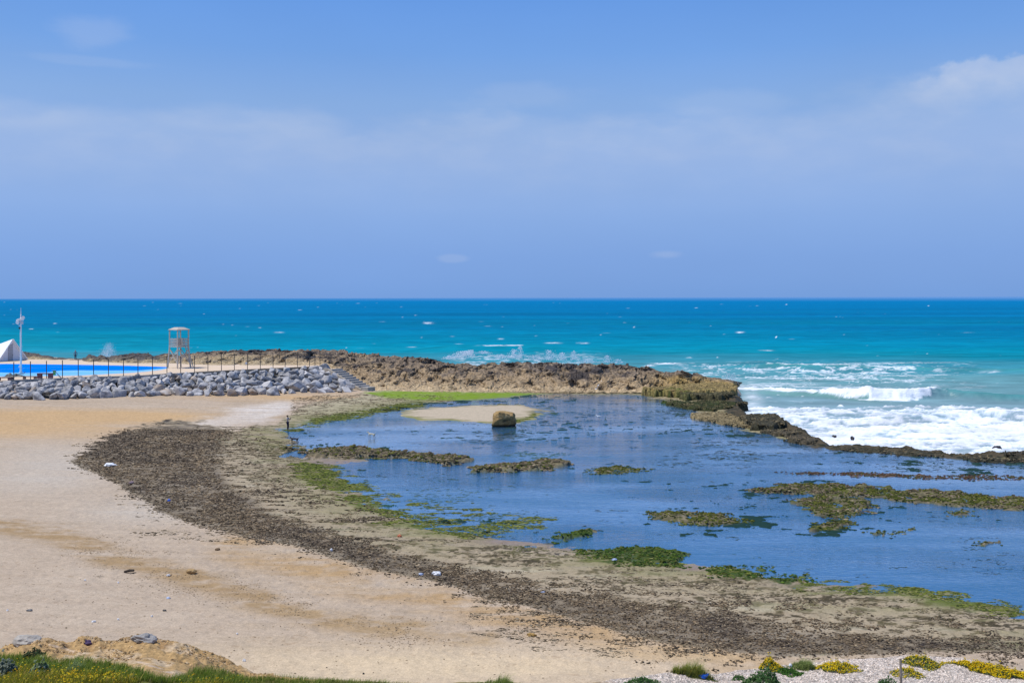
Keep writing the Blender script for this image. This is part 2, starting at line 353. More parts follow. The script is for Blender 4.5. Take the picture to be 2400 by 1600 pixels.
# ================================================================== ground sheet
def wetsand(DX, DY): return np.clip(gau(DX, DY, 775, 1064, 95, 10) + gau(DX, DY, 1200, 1243, 110, 9) + gau(DX, DY, 1330, 1258, 70, 7) + gau(DX, DY, 1600, 1303, 60, 7) + gau(DX, DY, 2000, 1342, 200, 6), 0, 1)
def line(DX, DY, pts, sy=2.2): return segd(DX, DY * sy, [(a, b * sy) for a, b in pts], False)
def mixc(a, b, t): return a + (np.asarray(b) - a) * t[..., None]
def gau(DX, DY, cx, cy, rx, ry): return np.exp(-((DX - cx) / rx) ** 2 - ((DY - cy) / ry) ** 2)
def build_ground():
    py = np.concatenate([np.arange(1900, 1570, -2.), np.arange(1570, 1250, -1.), np.arange(1250, 985, -.55), np.arange(985, 860, -.8)])
    Yr = H * F / (py - 697.5); cxs = np.arange(-350, 2800, 2.1)
    A, Y = np.meshgrid((cxs - 1200) / F, Yr); X = A * Y
    z, dl, weedz, isl, rim, lump, streak, fine, sb = ground_z(X, Y, True)
    px, pyy = proj(X, Y, z); DX = px * .98; DY = pyy * .98
    nw = fbm(X * .22, Y * .22, 4, 61); nf = fbm(X * 1.3, Y * 1.9, 4, 71); nst = fbm(X * .18, Y * 1.2, 4, 81); nfi = fbm(X * 4.2, Y * 6, 3, 91)
    wob = nw * 16 + nf * 9
    c = np.empty(X.shape + (3,)); c[:] = (.44, .342, .242)
    c = mixc(c, (.36, .27, .175), np.clip(sm(.1, .8, nst * .7 + nw * .5) * .5, 0, 1)); c = mixc(c, (.50, .40, .29), np.clip(sm(.1, .8, -nst * .7 - nw * .4) * .5, 0, 1))
    wetv = np.zeros(X.shape)
    # tan and brown drifts on the dry sand
    tan = np.clip(gau(DX, DY, 40, 985, 280, 26) + gau(DX, DY, 300, 957, 190, 13) + .7 * gau(DX, DY, 30, 950, 300, 14) + .7 * gau(DX, DY, 700, 912, 260, 8), 0, 1)
    c = mixc(c, (.50, .33, .165), np.clip(tan * 1.1 + nst * .22 * (tan > .05), 0, 1))
    br = sm(75, 8, line(DX, DY + wob * .8, [(-200,1180),(0,1208),(120,1228),(300,1285),(480,1345),(600,1385),(760,1432),(900,1455),(1100,1470)]))
    c = mixc(c, (.33, .215, .10), np.clip(br * (.58 + .5 * nf + .5 * nst), 0, .85))
    br2 = sm(120, 10, line(DX, DY + wob, [(560,1265),(760,1318),(900,1360),(1150,1405),(1350,1450),(1600,1510),(1750,1540)]))
    c = mixc(c, (.41, .265, .125), np.clip(br2 * (.65 + .5 * nst + .35 * nf), 0, .9))
    warm = gau(DX, DY, 1000, 1530, 620, 50); c = mixc(c, (.60, .465, .295), np.clip(warm + nst * .1, 0, .9) * (DY > 1380))
    spk = sm(.5, .95, nf * .6 + nfi * .6) * sm(1100, 1300, DY); c = mixc(c, (.26, .18, .11), spk * .5)
    # damp pale sand next to the weed
    damp = np.clip(gau(DX, DY, 130, 1062, 150, 45) + gau(DX, DY, 330, 1175, 150, 30) + gau(DX, DY, 60, 1110, 200, 30) * .6 + gau(DX, DY, 900, 1345, 140, 16) * .6 + gau(DX, DY, 640, 1262, 120, 14) * .6, 0, 1)
    c = mixc(c, (.47, .40, .315), np.clip(damp * (.85 + .3 * nst), 0, 1))
    wp = segd(DX + nst * 14, DY + nst * 3 + nf * 2, [(400,985),(470,965),(540,942),(600,932),(668,926),(668,938),(640,957),(600,974),(500,976)], True)
    c = mixc(c, (.60, .53, .445), sm(14, -12, wp + nw * 10) * np.clip(.7 + nst * .5, 0, 1)); wetv = np.maximum(wetv, .5 * sm(8, -6, wp))
    # flat rock shelf
    WO = [(160,1062),(210,1030),(262,1000),(300,985),(390,967),(470,970),(530,985),(640,975),(700,930),(820,908),(860,890),(1200,890),(1500,900),(2400,960),(3300,1000),
          (3300,1600),(2352,1500),(2050,1503),(1850,1508),(1700,1498),(1550,1480),(1400,1440),(1250,1402),(1200,1387),(1130,1370),(1060,1352),(960,1330),(860,1310),(760,1282),(680,1257),(560,1232),(450,1202),(360,1166),(290,1130),(235,1090)]
    sh = segd(DX + nf * 10, DY + nw * 6 + nf * 5, WO, True)
    shelf = sm(3, -4, sh); band = sm(0, -8, sh)
    rockc = np.empty_like(c); rockc[:] = (.37, .295, .195)
    rockc = mixc(rockc, (.47, .395, .285), sm(.1, .7, nst + nf * .4)); rockc = mixc(rockc, (.15, .115, .065), sm(.05, .6, nf * .7 + lump * .4 - nst * .4 + nfi * .4)); rockc = mixc(rockc, (.055, .045, .025), sm(.38, .7, -nst * .7 + nfi * .7 + nf * .3) * .9)
    rockc = mixc(rockc, (.40, .35, .22), sm(980, 950, DY) * (DX < 1000) * .8)
    c = mixc(c, rockc, shelf)
    IN = [(2500,1480),(2352,1476),(2200,1470),(2000,1452),(1800,1430),(1650,1413),(1495,1393),(1345,1360),(1190,1330),(1040,1298),(890,1262),(790,1238),(690,1206),(600,1160),(520,1105),(492,1050),(520,1010),(530,985)]
    dark = segd(DX + nf * 14, DY + nw * 14 + nf * 10, WO[:7] + IN[::-1] + WO[15:], True)
    dk = sm(14, -16, dark) * shelf
    wc = np.empty_like(c); wc[:] = (.105, .083, .060); wc = mixc(wc, (.15, .11, .065), sm(0, .8, nf + nfi * .5)); wc = mixc(wc, (.045, .037, .033), sm(-.1, .7, nw + nfi * .6))
    c = mixc(c, wc, np.clip(dk * (.80 + .35 * nf), 0, 1))
    c = mixc(c, (.30, .25, .18), sm(.45, .9, nst + nfi * .3) * dk * .5)
    mid = sm(40, 5, np.abs(dl - 7)) * shelf
    c = mixc(c, (.10, .082, .045), sm(.15, .8, nf + nst * .6) * shelf * (1 - dk) * .75)
    c = mixc(c, (.20, .185, .075), np.clip(sm(9, 1, dl) * shelf * (.5 + nst * .7), 0, .8))
    c = mixc(c, (.255, .195, .145), np.clip(wetsand(DX, DY) * 1.5, 0, 1) * (dl > -.3)); wetv = np.maximum(wetv, wetsand(DX, DY) * .6)
    # green weed
    gl = line(DX + nf * 10, DY + nw * 5, [(720,1088),(790,1120),(850,1160),(930,1188),(1010,1207),(1100,1217),(1215,1208)])
    g1 = sm(52, 14, gl); g2 = sm(45, 12, line(DX + nf * 8, DY, [(1340,1272),(1440,1285),(1540,1292)])); g3 = sm(60, 20, line(DX + nf * 10, DY, [(1860,1348),(1960,1350),(2080,1356),(2200,1378),(2330,1408)]))
    gg = np.clip(np.maximum(np.maximum(g1, g2), g3) * (.6 + .9 * nst + .4 * nf), 0, 1)
    c = mixc(c, (.10, .125, .022), gg * .9)
    gu = sm(30, 6, line(DX + nf * 12, DY, [(660,990),(740,965),(830,950),(900,937),(960,930)])); c = mixc(c, (.115, .16, .035), np.clip(gu * (.55 + .8 * nst), 0, .85))
    gb = segd(DX + nst * 16, DY + nst * 2.2 + nf * 1.2, [(835,900),(900,897),(1000,899),(1150,902),(1260,905),(1200,911),(1080,919),(980,919),(900,915),(860,908)], True)
    c = mixc(c, (.165, .26, .012), sm(4, -3, gb) * np.clip(.9 + nf * .25, 0, 1))
    # lagoon bed
    bed = np.empty_like(c); bed[:] = (.10, .13, .14); bed = mixc(bed, (.20, .185, .145), sm(.1, .9, nw + .3 * nst) * .35)
    bed = mixc(bed, (.30, .26, .21), gau(DX, DY, 850, 965, 220, 22) + gau(DX, DY, 800, 1058, 80, 10) * .7)
    bed = mixc(bed, (.012, .038, .030), np.clip(weedz * 1.3, 0, 1))
    gz = np.clip(gau(DX, DY, 1200, 1035, 120, 14) + gau(DX, DY, 1050, 1020, 260, 24) * .5 + gau(DX, DY, 1020, 1150, 190, 40) * .9 + gau(DX, DY, 1330, 955, 130, 14) * .5, 0, 1)
    bed = mixc(bed, (.012, .075, .035), np.clip(gz * (.5 + nst * .8 + nf * .6), 0, 1))
    c = mixc(c, bed, sm(.15, -.35, dl) * (1 - sm(3.2, -.6, sb)))
    c = mixc(c, (.47, .385, .27), sm(1.6, -1.2, sb + nst * 1.6 + nf * .6) * (dl < 0)); c = mixc(c, (.22, .22, .06), np.clip(sm(2.6, .6, sb) * sm(-.5, .9, sb) * (DY > 950) * (.8 + nst), 0, .8))
    # islands: olive weed over brown rock
    ic = np.empty_like(c); ic[:] = (.115, .10, .055); ic = mixc(ic, (.075, .085, .014), sm(-.2, .5, nst + nf * .5)); ic = mixc(ic, (.24, .195, .12), sm(.25, .8, fine * .8 + nf * .5))
    ridge = (DY < 1080) & (DX < 1330); ic = mixc(ic, (.20, .165, .10), ridge * .55 * np.ones_like(DX))
    ic = mixc(ic, (.11, .065, .045), ((DY > 1080) & (DY < 1105) & (DX > 1760)) * .8)
    gw = ((DY > 1252) | ((DY > 1215) & (DX < 1360))); ic = mixc(ic, (.04, .075, .010), gw * (.8 + 0 * DX))
    c = mixc(c, ic, isl * (dl < 3))
    # seaward rim
    rc = np.empty_like(c); rc[:] = (.085, .068, .042); rc = mixc(rc, (.03, .032, .02), sm(-.1, .6, nf)); c = mixc(c, rc, sm(.15, .6, rim))
    c *= (1 + .10 * nfi[..., None]); c = np.clip(c, .004, .8)
    wet = np.clip(sm(.12, .0, z) * (dl > -1) * .9 + wetv, 0, 1)
    keep = (z > -2.9)
    o = gridmesh('ground', X, Y, z, MAT['ground'], np.concatenate([c, wet[..., None]], -1), keep)
    tag(o, kind='structure')
build_ground()

# ------------------------------------------------------------------ lagoon water
def water_mat():
    m, t, b, o = newmat('lagoon_water'); t.nodes.remove(b); p = pos(t)
    calm = MR(t, noise(t, p, .035, 3, .5, (1, 2.2, 1)), .40, .62)
    h = M(t, 'ADD', noise(t, p, 3.6, 3, .6, (.8, 1.5, 1)), M(t, 'MULTIPLY', noise(t, p, .8, 3, .5, (.5, 1.6, 1)), 1.1))
    bn = t.nodes.new('ShaderNodeBump'); bn.inputs['Distance'].default_value = .055; t.links.new(h, bn.inputs['Height'])
    t.links.new(M(t, 'ADD', .25, M(t, 'MULTIPLY', calm, .75)), bn.inputs['Strength'])
    fr = t.nodes.new('ShaderNodeFresnel'); fr.inputs[0].default_value = 1.55; t.links.new(bn.outputs[0], fr.inputs[1])
    tr = t.nodes.new('ShaderNodeBsdfTransparent'); tr.inputs[0].default_value = (.50, .76, .86, 1)
    df = t.nodes.new('ShaderNodeBsdfDiffuse'); df.inputs[0].default_value = (.035, .185, .40, 1)
    gl = t.nodes.new('ShaderNodeBsdfGlossy'); gl.inputs['Roughness'].default_value = .06; gl.inputs[0].default_value = (.95, .97, 1, 1)
    t.links.new(bn.outputs[0], gl.inputs['Normal'])
    m1 = t.nodes.new('ShaderNodeMixShader'); m1.inputs[0].default_value = .50; t.links.new(tr.outputs[0], m1.inputs[1]); t.links.new(df.outputs[0], m1.inputs[2])
    m2 = t.nodes.new('ShaderNodeMixShader'); pat = MR(t, noise(t, p, .07, 5, .6, (.6, 2.4, 1)), .34, .66, 1.75, .95); spk = MR(t, noise(t, p, 2.4, 3, .6, (.7, 1.5, 1)), .3, .7, .82, 1.18)
    t.links.new(M(t, 'MULTIPLY', M(t, 'MULTIPLY', fr.outputs[0], pat), spk, clamp=True), m2.inputs[0]); t.links.new(m1.outputs[0], m2.inputs[1]); t.links.new(gl.outputs[0], m2.inputs[2])
    t.links.new(m2.outputs[0], o.inputs[0]); return m
def build_lagoon():
    n = len(LAGW); pts = []
    for i in range(n):
        a, b, c = LAGW[i - 1], LAGW[i], LAGW[(i + 1) % n]
        t = Vector((c.x - a.x, c.y - a.y)).normalized(); nr = Vector((-t.y, t.x))
        seaside = 15 <= i <= 28
        off = .4 if seaside else (6.0 if i >= n - 3 else 2.6)
        q = Vector((b.x, b.y)) + nr * off
        pts.append((q.x, q.y, 0))
    bm = bmesh.new(); vs = [bm.verts.new(p) for p in pts]; es = [bm.edges.new((vs[i], vs[(i + 1) % n])) for i in range(n)]
    bmesh.ops.triangle_fill(bm, use_beauty=True, edges=es)
    for f in bm.faces:
        f.normal_update()
        if f.normal.z < 0: f.normal_flip()
    me = bpy.data.meshes.new('lagoon_water'); bm.to_mesh(me); bm.free()
    tag(link('lagoon_water', me, water_mat()), kind='structure')
build_lagoon()

# ------------------------------------------------------------------ open sea
def sea_mat():
    m, t, b, o = newmat('sea_water'); t.nodes.remove(b); p = pos(t)
    a = t.nodes.new('ShaderNodeAttribute'); a.attribute_name = 'col'
    n = noise(t, p, .22, 6, .62, (.35, 1, 1)); k = MR(t, n, .3, .7, .82, 1.18)
    df = t.nodes.new('ShaderNodeBsdfDiffuse'); t.links.new(MIX(t, 1.0, a.outputs[0], k, 'MULTIPLY'), df.inputs[0])
    gl = t.nodes.new('ShaderNodeBsdfGlossy'); gl.inputs['Roughness'].default_value = .3
    h = M(t, 'ADD', noise(t, p, .9, 5, .6, (.5, 1, 1)), M(t, 'MULTIPLY', n, 2.0))
    bn = t.nodes.new('ShaderNodeBump'); bn.inputs['Strength'].default_value = .6; bn.inputs['Distance'].default_value = .35; t.links.new(h, bn.inputs['Height'])
    t.links.new(bn.outputs[0], df.inputs['Normal']); t.links.new(bn.outputs[0], gl.inputs['Normal'])
    mx = t.nodes.new('ShaderNodeMixShader'); mx.inputs[0].default_value = .02; t.links.new(df.outputs[0], mx.inputs[1]); t.links.new(gl.outputs[0], mx.inputs[2])
    t.links.new(mx.outputs[0], o.inputs[0]); return m
def build_sea():
    Yr = [92.0]
    while Yr[-1] < 300: Yr.append(Yr[-1] + (.30 if Yr[-1] < 235 else .6))
    while Yr[-1] < 60000: Yr.append(Yr[-1] + max(.8, Yr[-1] ** 2 / (15.5 * F) * 1.0))
    Yr = np.array(Yr); cxs = np.arange(-500, 3000, 3.0)
    A, Y = np.meshgrid((cxs - 1200) / F, Yr); X = A * Y
    Z0 = -.5; px, py = proj(X, Y, np.full(X.shape, Z0)); DX = px * .98; DY = py * .98
    open_ = np.where(Y > 190, 1.0, sm(0, -3, segd(X, Y, SEA, True)))
    fade = sm(2500, 300, Y)
    sw = fbm(X * .018, Y * .07, 3, 101); ch = fbm(X * .12, Y * .35, 4, 111)
    z = Z0 + open_ * fade * (sw * .35 + ch * .14)
    # the breaker: crest line at distance yb, height hb
    tb = [(1560,893,.25),(1670,897,.45),(1760,900,.5),(1860,903,.6),(1930,911,1.15),(2000,915,1.65),(2080,915,1.7),(2140,912,1.5),(2180,912,1.25),(2300,918,.9),(2500,922,.5),(2800,930,.2)]
    yb = (H + .5) * F / (ip(DX, tb, 1) / .98 - 697) + fbm(X * .35, X * 0 + 3, 3, 7) * .5
    hb = ip(DX, tb, 2); dyw = Y - yb
    prof = np.where(dyw < 0, sm(-2.4, 0, dyw), np.exp(-np.maximum(dyw, 0) / 5.0)) * sm(1500, 1680, DX)
    z = z + hb * prof * (1 + .12 * fbm(X * .7, Y * .4, 3, 12))
    # second, rolling line of white water nearer the reef and swell lines further out
    y2 = (H + .5) * F / (np.interp(DX, [1680, 1900, 2100, 2240, 2352, 2700], [965, 968, 966, 960, 962, 970]) / .98 - 697)
    d2 = Y - y2; p2 = np.where(d2 < 0, sm(-2.5, 0, d2), np.exp(-np.maximum(d2, 0) / 4)) * sm(1690, 1850, DX) * open_
    z = z + p2 * (.5 + .4 * sm(2100, 2350, DX)) * (1 + .4 * ch)
    y3 = (H + .5) * F / (np.interp(DX, [1480, 1700, 1850, 2100, 2352], [848, 846, 852, 850, 856]) / .98 - 697)
    d3 = Y - y3; p3 = np.where(d3 < 0, sm(-5, 0, d3), np.exp(-np.maximum(d3, 0) / 9)) * sm(1600, 1800, DX); z = z + p3 * .8 * (1 + .3 * sw)
    y4 = (H + .5) * F / (np.interp(DX, [900, 1050, 1200, 1350], [804, 804, 803, 806]) / .98 - 697)
    d4 = Y - y4; p4 = np.where(d4 < 0, sm(-8, 0, d4), np.exp(-np.maximum(d4, 0) / 14)) * sm(930, 1060, DX) * sm(1420, 1220, DX); z = z + p4 * 1.3
    # water colour: painted horizon haze, clear deep blue far out, turquoise, then sandy grey-green shallows
    tab = [(683.5,(.10,.24,.46)),(687,(.045,.195,.41)),(692,(.0,.165,.365)),(700,(.0,.158,.340)),(712,(.0,.150,.315)),(735,(.0,.156,.298)),(755,(.0,.176,.298)),(785,(.0,.197,.288)),(805,(.003,.213,.288)),(825,(.03,.235,.305)),(845,(.06,.255,.305)),(870,(.11,.275,.30)),(900,(.13,.27,.295)),(940,(.22,.33,.37)),(1040,(.26,.34,.38))]
    DYw = DY + fbm(X * .004 + 3, Y * .012, 4, 131) * 17 * sm(690, 730, DY) + fbm(X * .03, Y * .1, 3, 141) * 6 * sm(740, 800, DY)
    DYw = DYw + 14 * sm(700, 0, DX) * sm(735, 790, DY) - 12 * sm(1500, 2300, DX) * sm(720, 780, DY) * sm(880, 850, DY)
    c = np.stack([np.interp(DYw, [q[0] for q in tab], [q[1][k] for q in tab]) for k in range(3)], -1)
    shade = fbm(X * .0025, Y * .02, 4, 151); c *= (1 + .16 * shade * sm(700, 715, DY))[..., None]
    c = mixc(c, (.045, .27, .27), np.clip(p3 * sm(-6, -1, d3) * (d3 < 1) + (prof * sm(2120, 2200, DX)), 0, 1) * .7)
    c = mixc(c, (.12, .26, .22), np.clip(sm(-9, -2, dyw) * (dyw < 0) * sm(1690, 1800, DX) * sm(2120, 1980, DX), 0, 1) * .6)
    # foam
    f1 = fbm(X * .45, Y * .8, 5, 201, .6); f2 = fbm(X * 1.1, Y * 1.6, 4, 211, .6); lace = ridg(X * .22, Y * .55, 5, 221)
    foam = np.zeros(X.shape)
    low = np.interp(DX, [1660, 1850, 1900, 1950, 2000, 2050, 2100, 2140, 2160], [-.7, -.8, -1.2, -2.3, -2.0, -2.5, -1.9, -.8, .1]) + (f1 * 1.3 + fbm(X * .22, Y * .3, 3, 14) * .9) * (.12 + .88 * sm(1840, 1960, DX))
    brk = sm(.4, -.2, low - dyw) * sm(1.2 + .6 * f2, .5, dyw) * sm(1655, 1675, DX) * sm(2165, 2145, DX + f1 * 10)
    foam = np.maximum(foam, brk)
    foam = np.maximum(foam, sm(.2, .55, lace + .2 * f2) * sm(2, 7, dyw) * sm(26, 8, dyw) * sm(1640, 1750, DX) * sm(2250, 2000, DX) * .55)
    zone = np.clip(sm(930, 958, DY + f1 * 6 - 8 * sm(2200, 2352, DX)) * sm(1640, 1760, DX + (DY - 930) * .9), 0, 1) * open_
    ww = sm(-.30, .42, .50 * f1 + .42 * f2 + .35 * lace - .12 + .38 * sm(955, 985, DY) - .30 * sm(1000, 1030, DY) + .25 * sm(2050, 2352, DX) * sm(1010, 980, DY))
    foam = np.maximum(foam, ww * sm(.02, .25, zone))
    near = sm(5, .3, segd(X, Y, SEA, True) * -1) * open_ * (Y < 190); foam = np.maximum(foam, np.clip(near * (.65 + f1 * .6), 0, 1))
    z2 = sm(828, 842, DY) * sm(930, 905, DY) * sm(1500, 1620, DX) * sm(2330, 2000, DX + f1 * 60)
    lc2 = ridg(X * .30 + f1 * .6, Y * .5, 4, 229); foam = np.maximum(foam, sm(.48, .80, lc2 + .30 * f2 + .35 * fbm(X * .06, Y * .10, 3, 5)) * z2 * .8)
    foam = np.maximum(foam, sm(.75, 1.3, f2 + .5 * lace + 1.1 * fbm(X * .08, Y * .1, 2, 6)) * p3 * sm(-1.2, 0, d3) * (d3 < .8) * .9)
    foam = np.maximum(foam, sm(.05, .5, f1 + .2) * np.clip(sm(-2.5, -.5, d4) * (d4 < 1.5), 0, 1) * sm(1085, 1120, DX) * sm(1210, 1190, DX))
    foam = np.maximum(foam, .6 * sm(.4, .8, lace + f2 * .4) * sm(806, 818, DY) * sm(850, 835, DY) * sm(1000, 1090, DX) * sm(1420, 1330, DX))
    # scattered white caps
    r2 = np.random.default_rng(5); dens = []
    for k in range(130):
        q = r2.random() ** 1.5; yy = 694 + 135 * q; xx = r2.uniform(-150, 2500); rx = (1.3 + 7 * r2.random() ** 4) * (.5 + q); ry = .40 + .55 * q
        if xx < 1000 and yy > 800: continue
        dens.append((xx, yy, rx, ry, .18 + .6 * r2.random() ** 1.5))
    dens += [(945,797,9,.8,.8),(1270,787,16,.7,.6),(1340,787,10,1,.6),(1530,836,32,1.6,.9),(1490,842,14,1.4,.8),(1165,797,18,1.3,.9),(640,764,10,.7,.5),(985,742,10,1,.9),(1700,764,8,1.2,.9),(2225,765,14,1.2,.9),(1760,806,14,1.3,.8),(2270,857,24,2,.8),(1150,779,6,1,.8),(1850,838,20,1.2,.7)]
    for xx, yy, rx, ry, am in dens:
        rs = slice(np.searchsorted(-DY[:, 0], -(yy + 5)), np.searchsorted(-DY[:, 0], -(yy - 5)) + 1); cs = slice(max(0, np.searchsorted(DX[0], xx - 2.5 * rx - 3)), np.searchsorted(DX[0], xx + 2.5 * rx + 3))
        a = np.exp(-np.abs((DX[rs, cs] - xx) / rx) ** 3 - ((DY[rs, cs] - yy - .05 * ((DX[rs, cs] - xx) / rx)) / ry) ** 2) * am
        foam[rs, cs] = np.maximum(foam[rs, cs], np.clip(a * (.85 + .9 * f2[rs, cs] + .4 * f1[rs, cs]), 0, 1))
    foam = np.clip(foam, 0, 1)
    z = z + foam * (.10 + .22 * np.clip(f1, -.5, 1) + .12 * f2) * open_ * (Y < 260)
    c = mixc(c, (.80, .83, .86), foam)
    c = np.clip(c, 0, .9)
    o = gridmesh('sea_water', X, Y, z, sea_mat(), np.concatenate([c, foam[..., None]], -1)); tag(o, kind='structure')
build_sea()

# ================================================================== rocky headland and reef ledges
def crag(X, Y, s=0):
    """craggy offsets: vertical lumps and pits plus sideways push"""
    wx = X + fbm(X * .5, Y * .5, 3, 301 + s) * .8; wy = Y + fbm(X * .5, Y * .5, 3, 311 + s) * .8
    d1, d2, k = voro(wx * .55, wy * .42, 321 + s); e1, e2, k2 = voro(wx * 1.5, wy * 1.1, 331 + s)
    big = (k - .5) * .9 + np.clip(d2 - d1, 0, .5) * .9 - .25
    small = (k2 - .5) * .42 + np.clip(e2 - e1, 0, .4) * .45 - .1
    r = fbm(X * 2.6, Y * 2.2, 4, 341 + s, .6)
    p1, p2, pk = voro(wx * .32 + 7, wy * .22 + 3, 351 + s); pit = sm(.30, .12, p1) * (pk > .45)
    q1, q2, qk = voro(wx * .9 + 1, wy * .6 + 9, 361 + s); pit2 = sm(.24, .10, q1) * (qk > .5)
    return big, small, r, pit, pit2
def build_headland():
    cxs = np.arange(-330, 1790, 1.25)
    T = np.concatenate([np.linspace(-.25, 1.05, 190), np.linspace(1.06, 2.0, 30)])
    PX, TT = np.meshgrid(cxs, T)
    PXw = PX
    yf, zf, yc, zc = [ip(PX, HEADY, k) for k in (1, 2, 3, 4)]
    L = np.maximum(yc - yf, 6.0); Y = yf + TT * L; X = (PX - 1200) / F * Y
    t = np.clip(TT, 0, 1); shape = 1 - (1 - t) ** 1.35
    rise = np.maximum(zc - zf, .2)
    z = zf + rise * shape
    z = np.where(TT < 0, zf + TT * L * .55, z); z = np.where(TT > 1, zc - (TT - 1) * .35 * L - sm(1.25, 1.9, TT) * 5, z)
    big, small, r, pit, pit2 = crag(X, Y)
    amp = sm(-.12, .12, TT) * (.35 + .65 * sm(.0, .3, TT)) * np.clip(rise / 2.5, .12, 1)
    nearR = sm(1640, 1480, PX)
    dz = big * .62 + small * .55 + r * .16 - pit * 1.15 * nearR - pit2 * .55
    zz = z + dz * amp
    ox = fbm(X * .9, zz * 1.1 + Y * .5, 3, 401) * .45 * amp; oy = (fbm(X * .8 + 9, zz * 1.1, 3, 411) * .7 - pit2 * .3) * amp
    # colour
    nw = fbm(X * .09, Y * .12, 3, 421); nf = fbm(X * .6, Y * .6, 4, 431); n3 = fbm(X * 2.4, Y * 2.4, 3, 441)
    c = np.empty(X.shape + (3,)); c[:] = (.36, .262, .155)
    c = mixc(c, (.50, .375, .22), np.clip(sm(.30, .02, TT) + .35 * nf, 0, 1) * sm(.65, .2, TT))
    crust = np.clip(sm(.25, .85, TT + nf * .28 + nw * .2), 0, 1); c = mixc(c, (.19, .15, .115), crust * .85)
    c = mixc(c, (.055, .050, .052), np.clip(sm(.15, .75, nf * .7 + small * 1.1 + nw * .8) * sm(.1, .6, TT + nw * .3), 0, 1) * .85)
    c = mixc(c, (.34, .25, .15), sm(.35, .85, -nf + n3 * .3) * .6)
    lf = sm(760, 600, PX); c = mixc(c, (.40, .315, .19), lf * sm(.75, .15, TT + nf * .25) * .8); c = mixc(c, (.10, .092, .088), sm(420, 330, PX) * sm(.05, .5, TT + nf * .3) * .8)
    gold = sm(1480, 1600, PX) * sm(.95, .55, TT); c = mixc(c, (.42, .285, .10), gold * np.clip(.6 + nf * .4, 0, 1))
    c = mixc(c, (.018, .022, .012), sm(.42, .12, z + n3 * .12 + dz * .1) * sm(1120, 1300, PX) * np.clip(.75 + nf * .5, 0, 1))
    c = mixc(c, (.06, .055, .05), pit * .5 * nearR)  # shade inside the pits painted into the rock colour
    c = np.clip(c * (1 + .18 * n3[..., None]), .006, .7)
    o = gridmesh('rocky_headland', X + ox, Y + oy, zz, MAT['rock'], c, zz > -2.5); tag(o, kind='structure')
build_headland()
LEDGE = [([(1475,903),(1560,886),(1640,878),(1694,891),(1690,908),(1645,915),(1560,913)], 1.2, .5, (.33, .245, .10)),
 ([(1560,905),(1640,900),(1686,902),(1684,912),(1645,922),(1580,918)], .95, .35, (.10, .09, .05)),
 ([(1520,918),(1580,922),(1650,918),(1690,925),(1682,938),(1640,947),(1590,940),(1545,930)], .38, .6, (.05, .062, .022)),
 ([(1575,950),(1660,944),(1692,957),(1725,975),(1762,986),(1700,984),(1625,966)], .26, .6, (.40, .31, .165)),
 ([(1698,960),(1728,949),(1780,951),(1797,966),(1802,986),(1770,993),(1730,987)], .85, .6, (.07, .065, .045)),
 ([(1755,988),(1800,988),(1838,984),(1843,996),(1800,1005)], .34, .5, (.10, .085, .06)), ([(1798,1003),(1850,999),(1877,1011),(1872,1023),(1830,1020)], .34, .5, (.12, .10, .07)),
 ([(1692,925),(1716,922),(1718,934),(1694,936)], .6, .5, (.04, .042, .03)),
 ([(1895,1028),(2000,1025),(2100,1033),(2182,1045),(2170,1052),(2080,1046),(1950,1036)], .08, .5, (.09, .08, .055)),
 ([(2190,1051),(2232,1042),(2262,1045),(2290,1053),(2352,1054),(2500,1060),(2480,1068),(2250,1061)], .14, .5, (.07, .065, .05)), ([(2308,1045),(2352,1035),(2440,1042),(2420,1057),(2322,1054)], .55, .5, (.055, .05, .04))]
def ledge_pts(q, h):
    lo = min(b for a, b in q); hi = max(b for a, b in q); return [D(a, b, h * (1 - .95 * (b - lo) / (hi - lo))) for a, b in q]
def build_ledge():
    xs = np.arange(14, 60, .13); ys = np.arange(88, 166, .13)
    X, Y = np.meshgrid(xs, ys)
    big, small, r, pit, pit2 = crag(X * 1.25, Y * 1.25, 50)
    n = fbm(X * .8, Y * .8, 3, 61); n2 = fbm(X * 2.5, Y * 2.5, 3, 62); wx = X + n * .7 + n2 * .2; wy = Y + fbm(X * .8, Y * .8, 3, 66) * .7 + n2 * .25
    z = np.full(X.shape, -1.5); c = np.empty(X.shape + (3,)); c[:] = (.09, .08, .05); tt = np.zeros(X.shape)
    for q, h, e, col in LEDGE:
        W = ledge_pts(q, h); s = segd(wx, wy, W, True); t = sm(e * .7, -e * .5, s)
        hh = h + (big * .28 + small * .3 + r * .12 - pit2 * .25) * min(1, .5 + h * .6)
        v = -1.5 + (hh + 1.5) * t; c = np.where((v > z)[..., None], np.array(col), c); tt = np.maximum(tt, t); z = np.maximum(z, v)
    c = mixc(c, (.035, .036, .022), np.clip(sm(.0, .8, n2 + small) * .7 + sm(.55, .1, z + n2 * .2) * .55, 0, .9))
    c = mixc(c, (.30, .225, .11), sm(.2, .9, n - n2 * .3) * sm(.2, .7, z) * .5)
    gr = gau(X, Y, 24.5, 149, 5, 3) + gau(X, Y, 23.5, 141.5, 5, 2.2); c = mixc(c, (.06, .10, .02), np.clip(gr * (.35 + n), 0, .8))
    k = (z > -1.2); oy = n2 * .15 * tt
    o = gridmesh('reef_ledge', X + n2 * .12, Y + oy, z, MAT['rock'], np.clip(c, .005, .6), k); tag(o, kind='structure')
build_ledge()


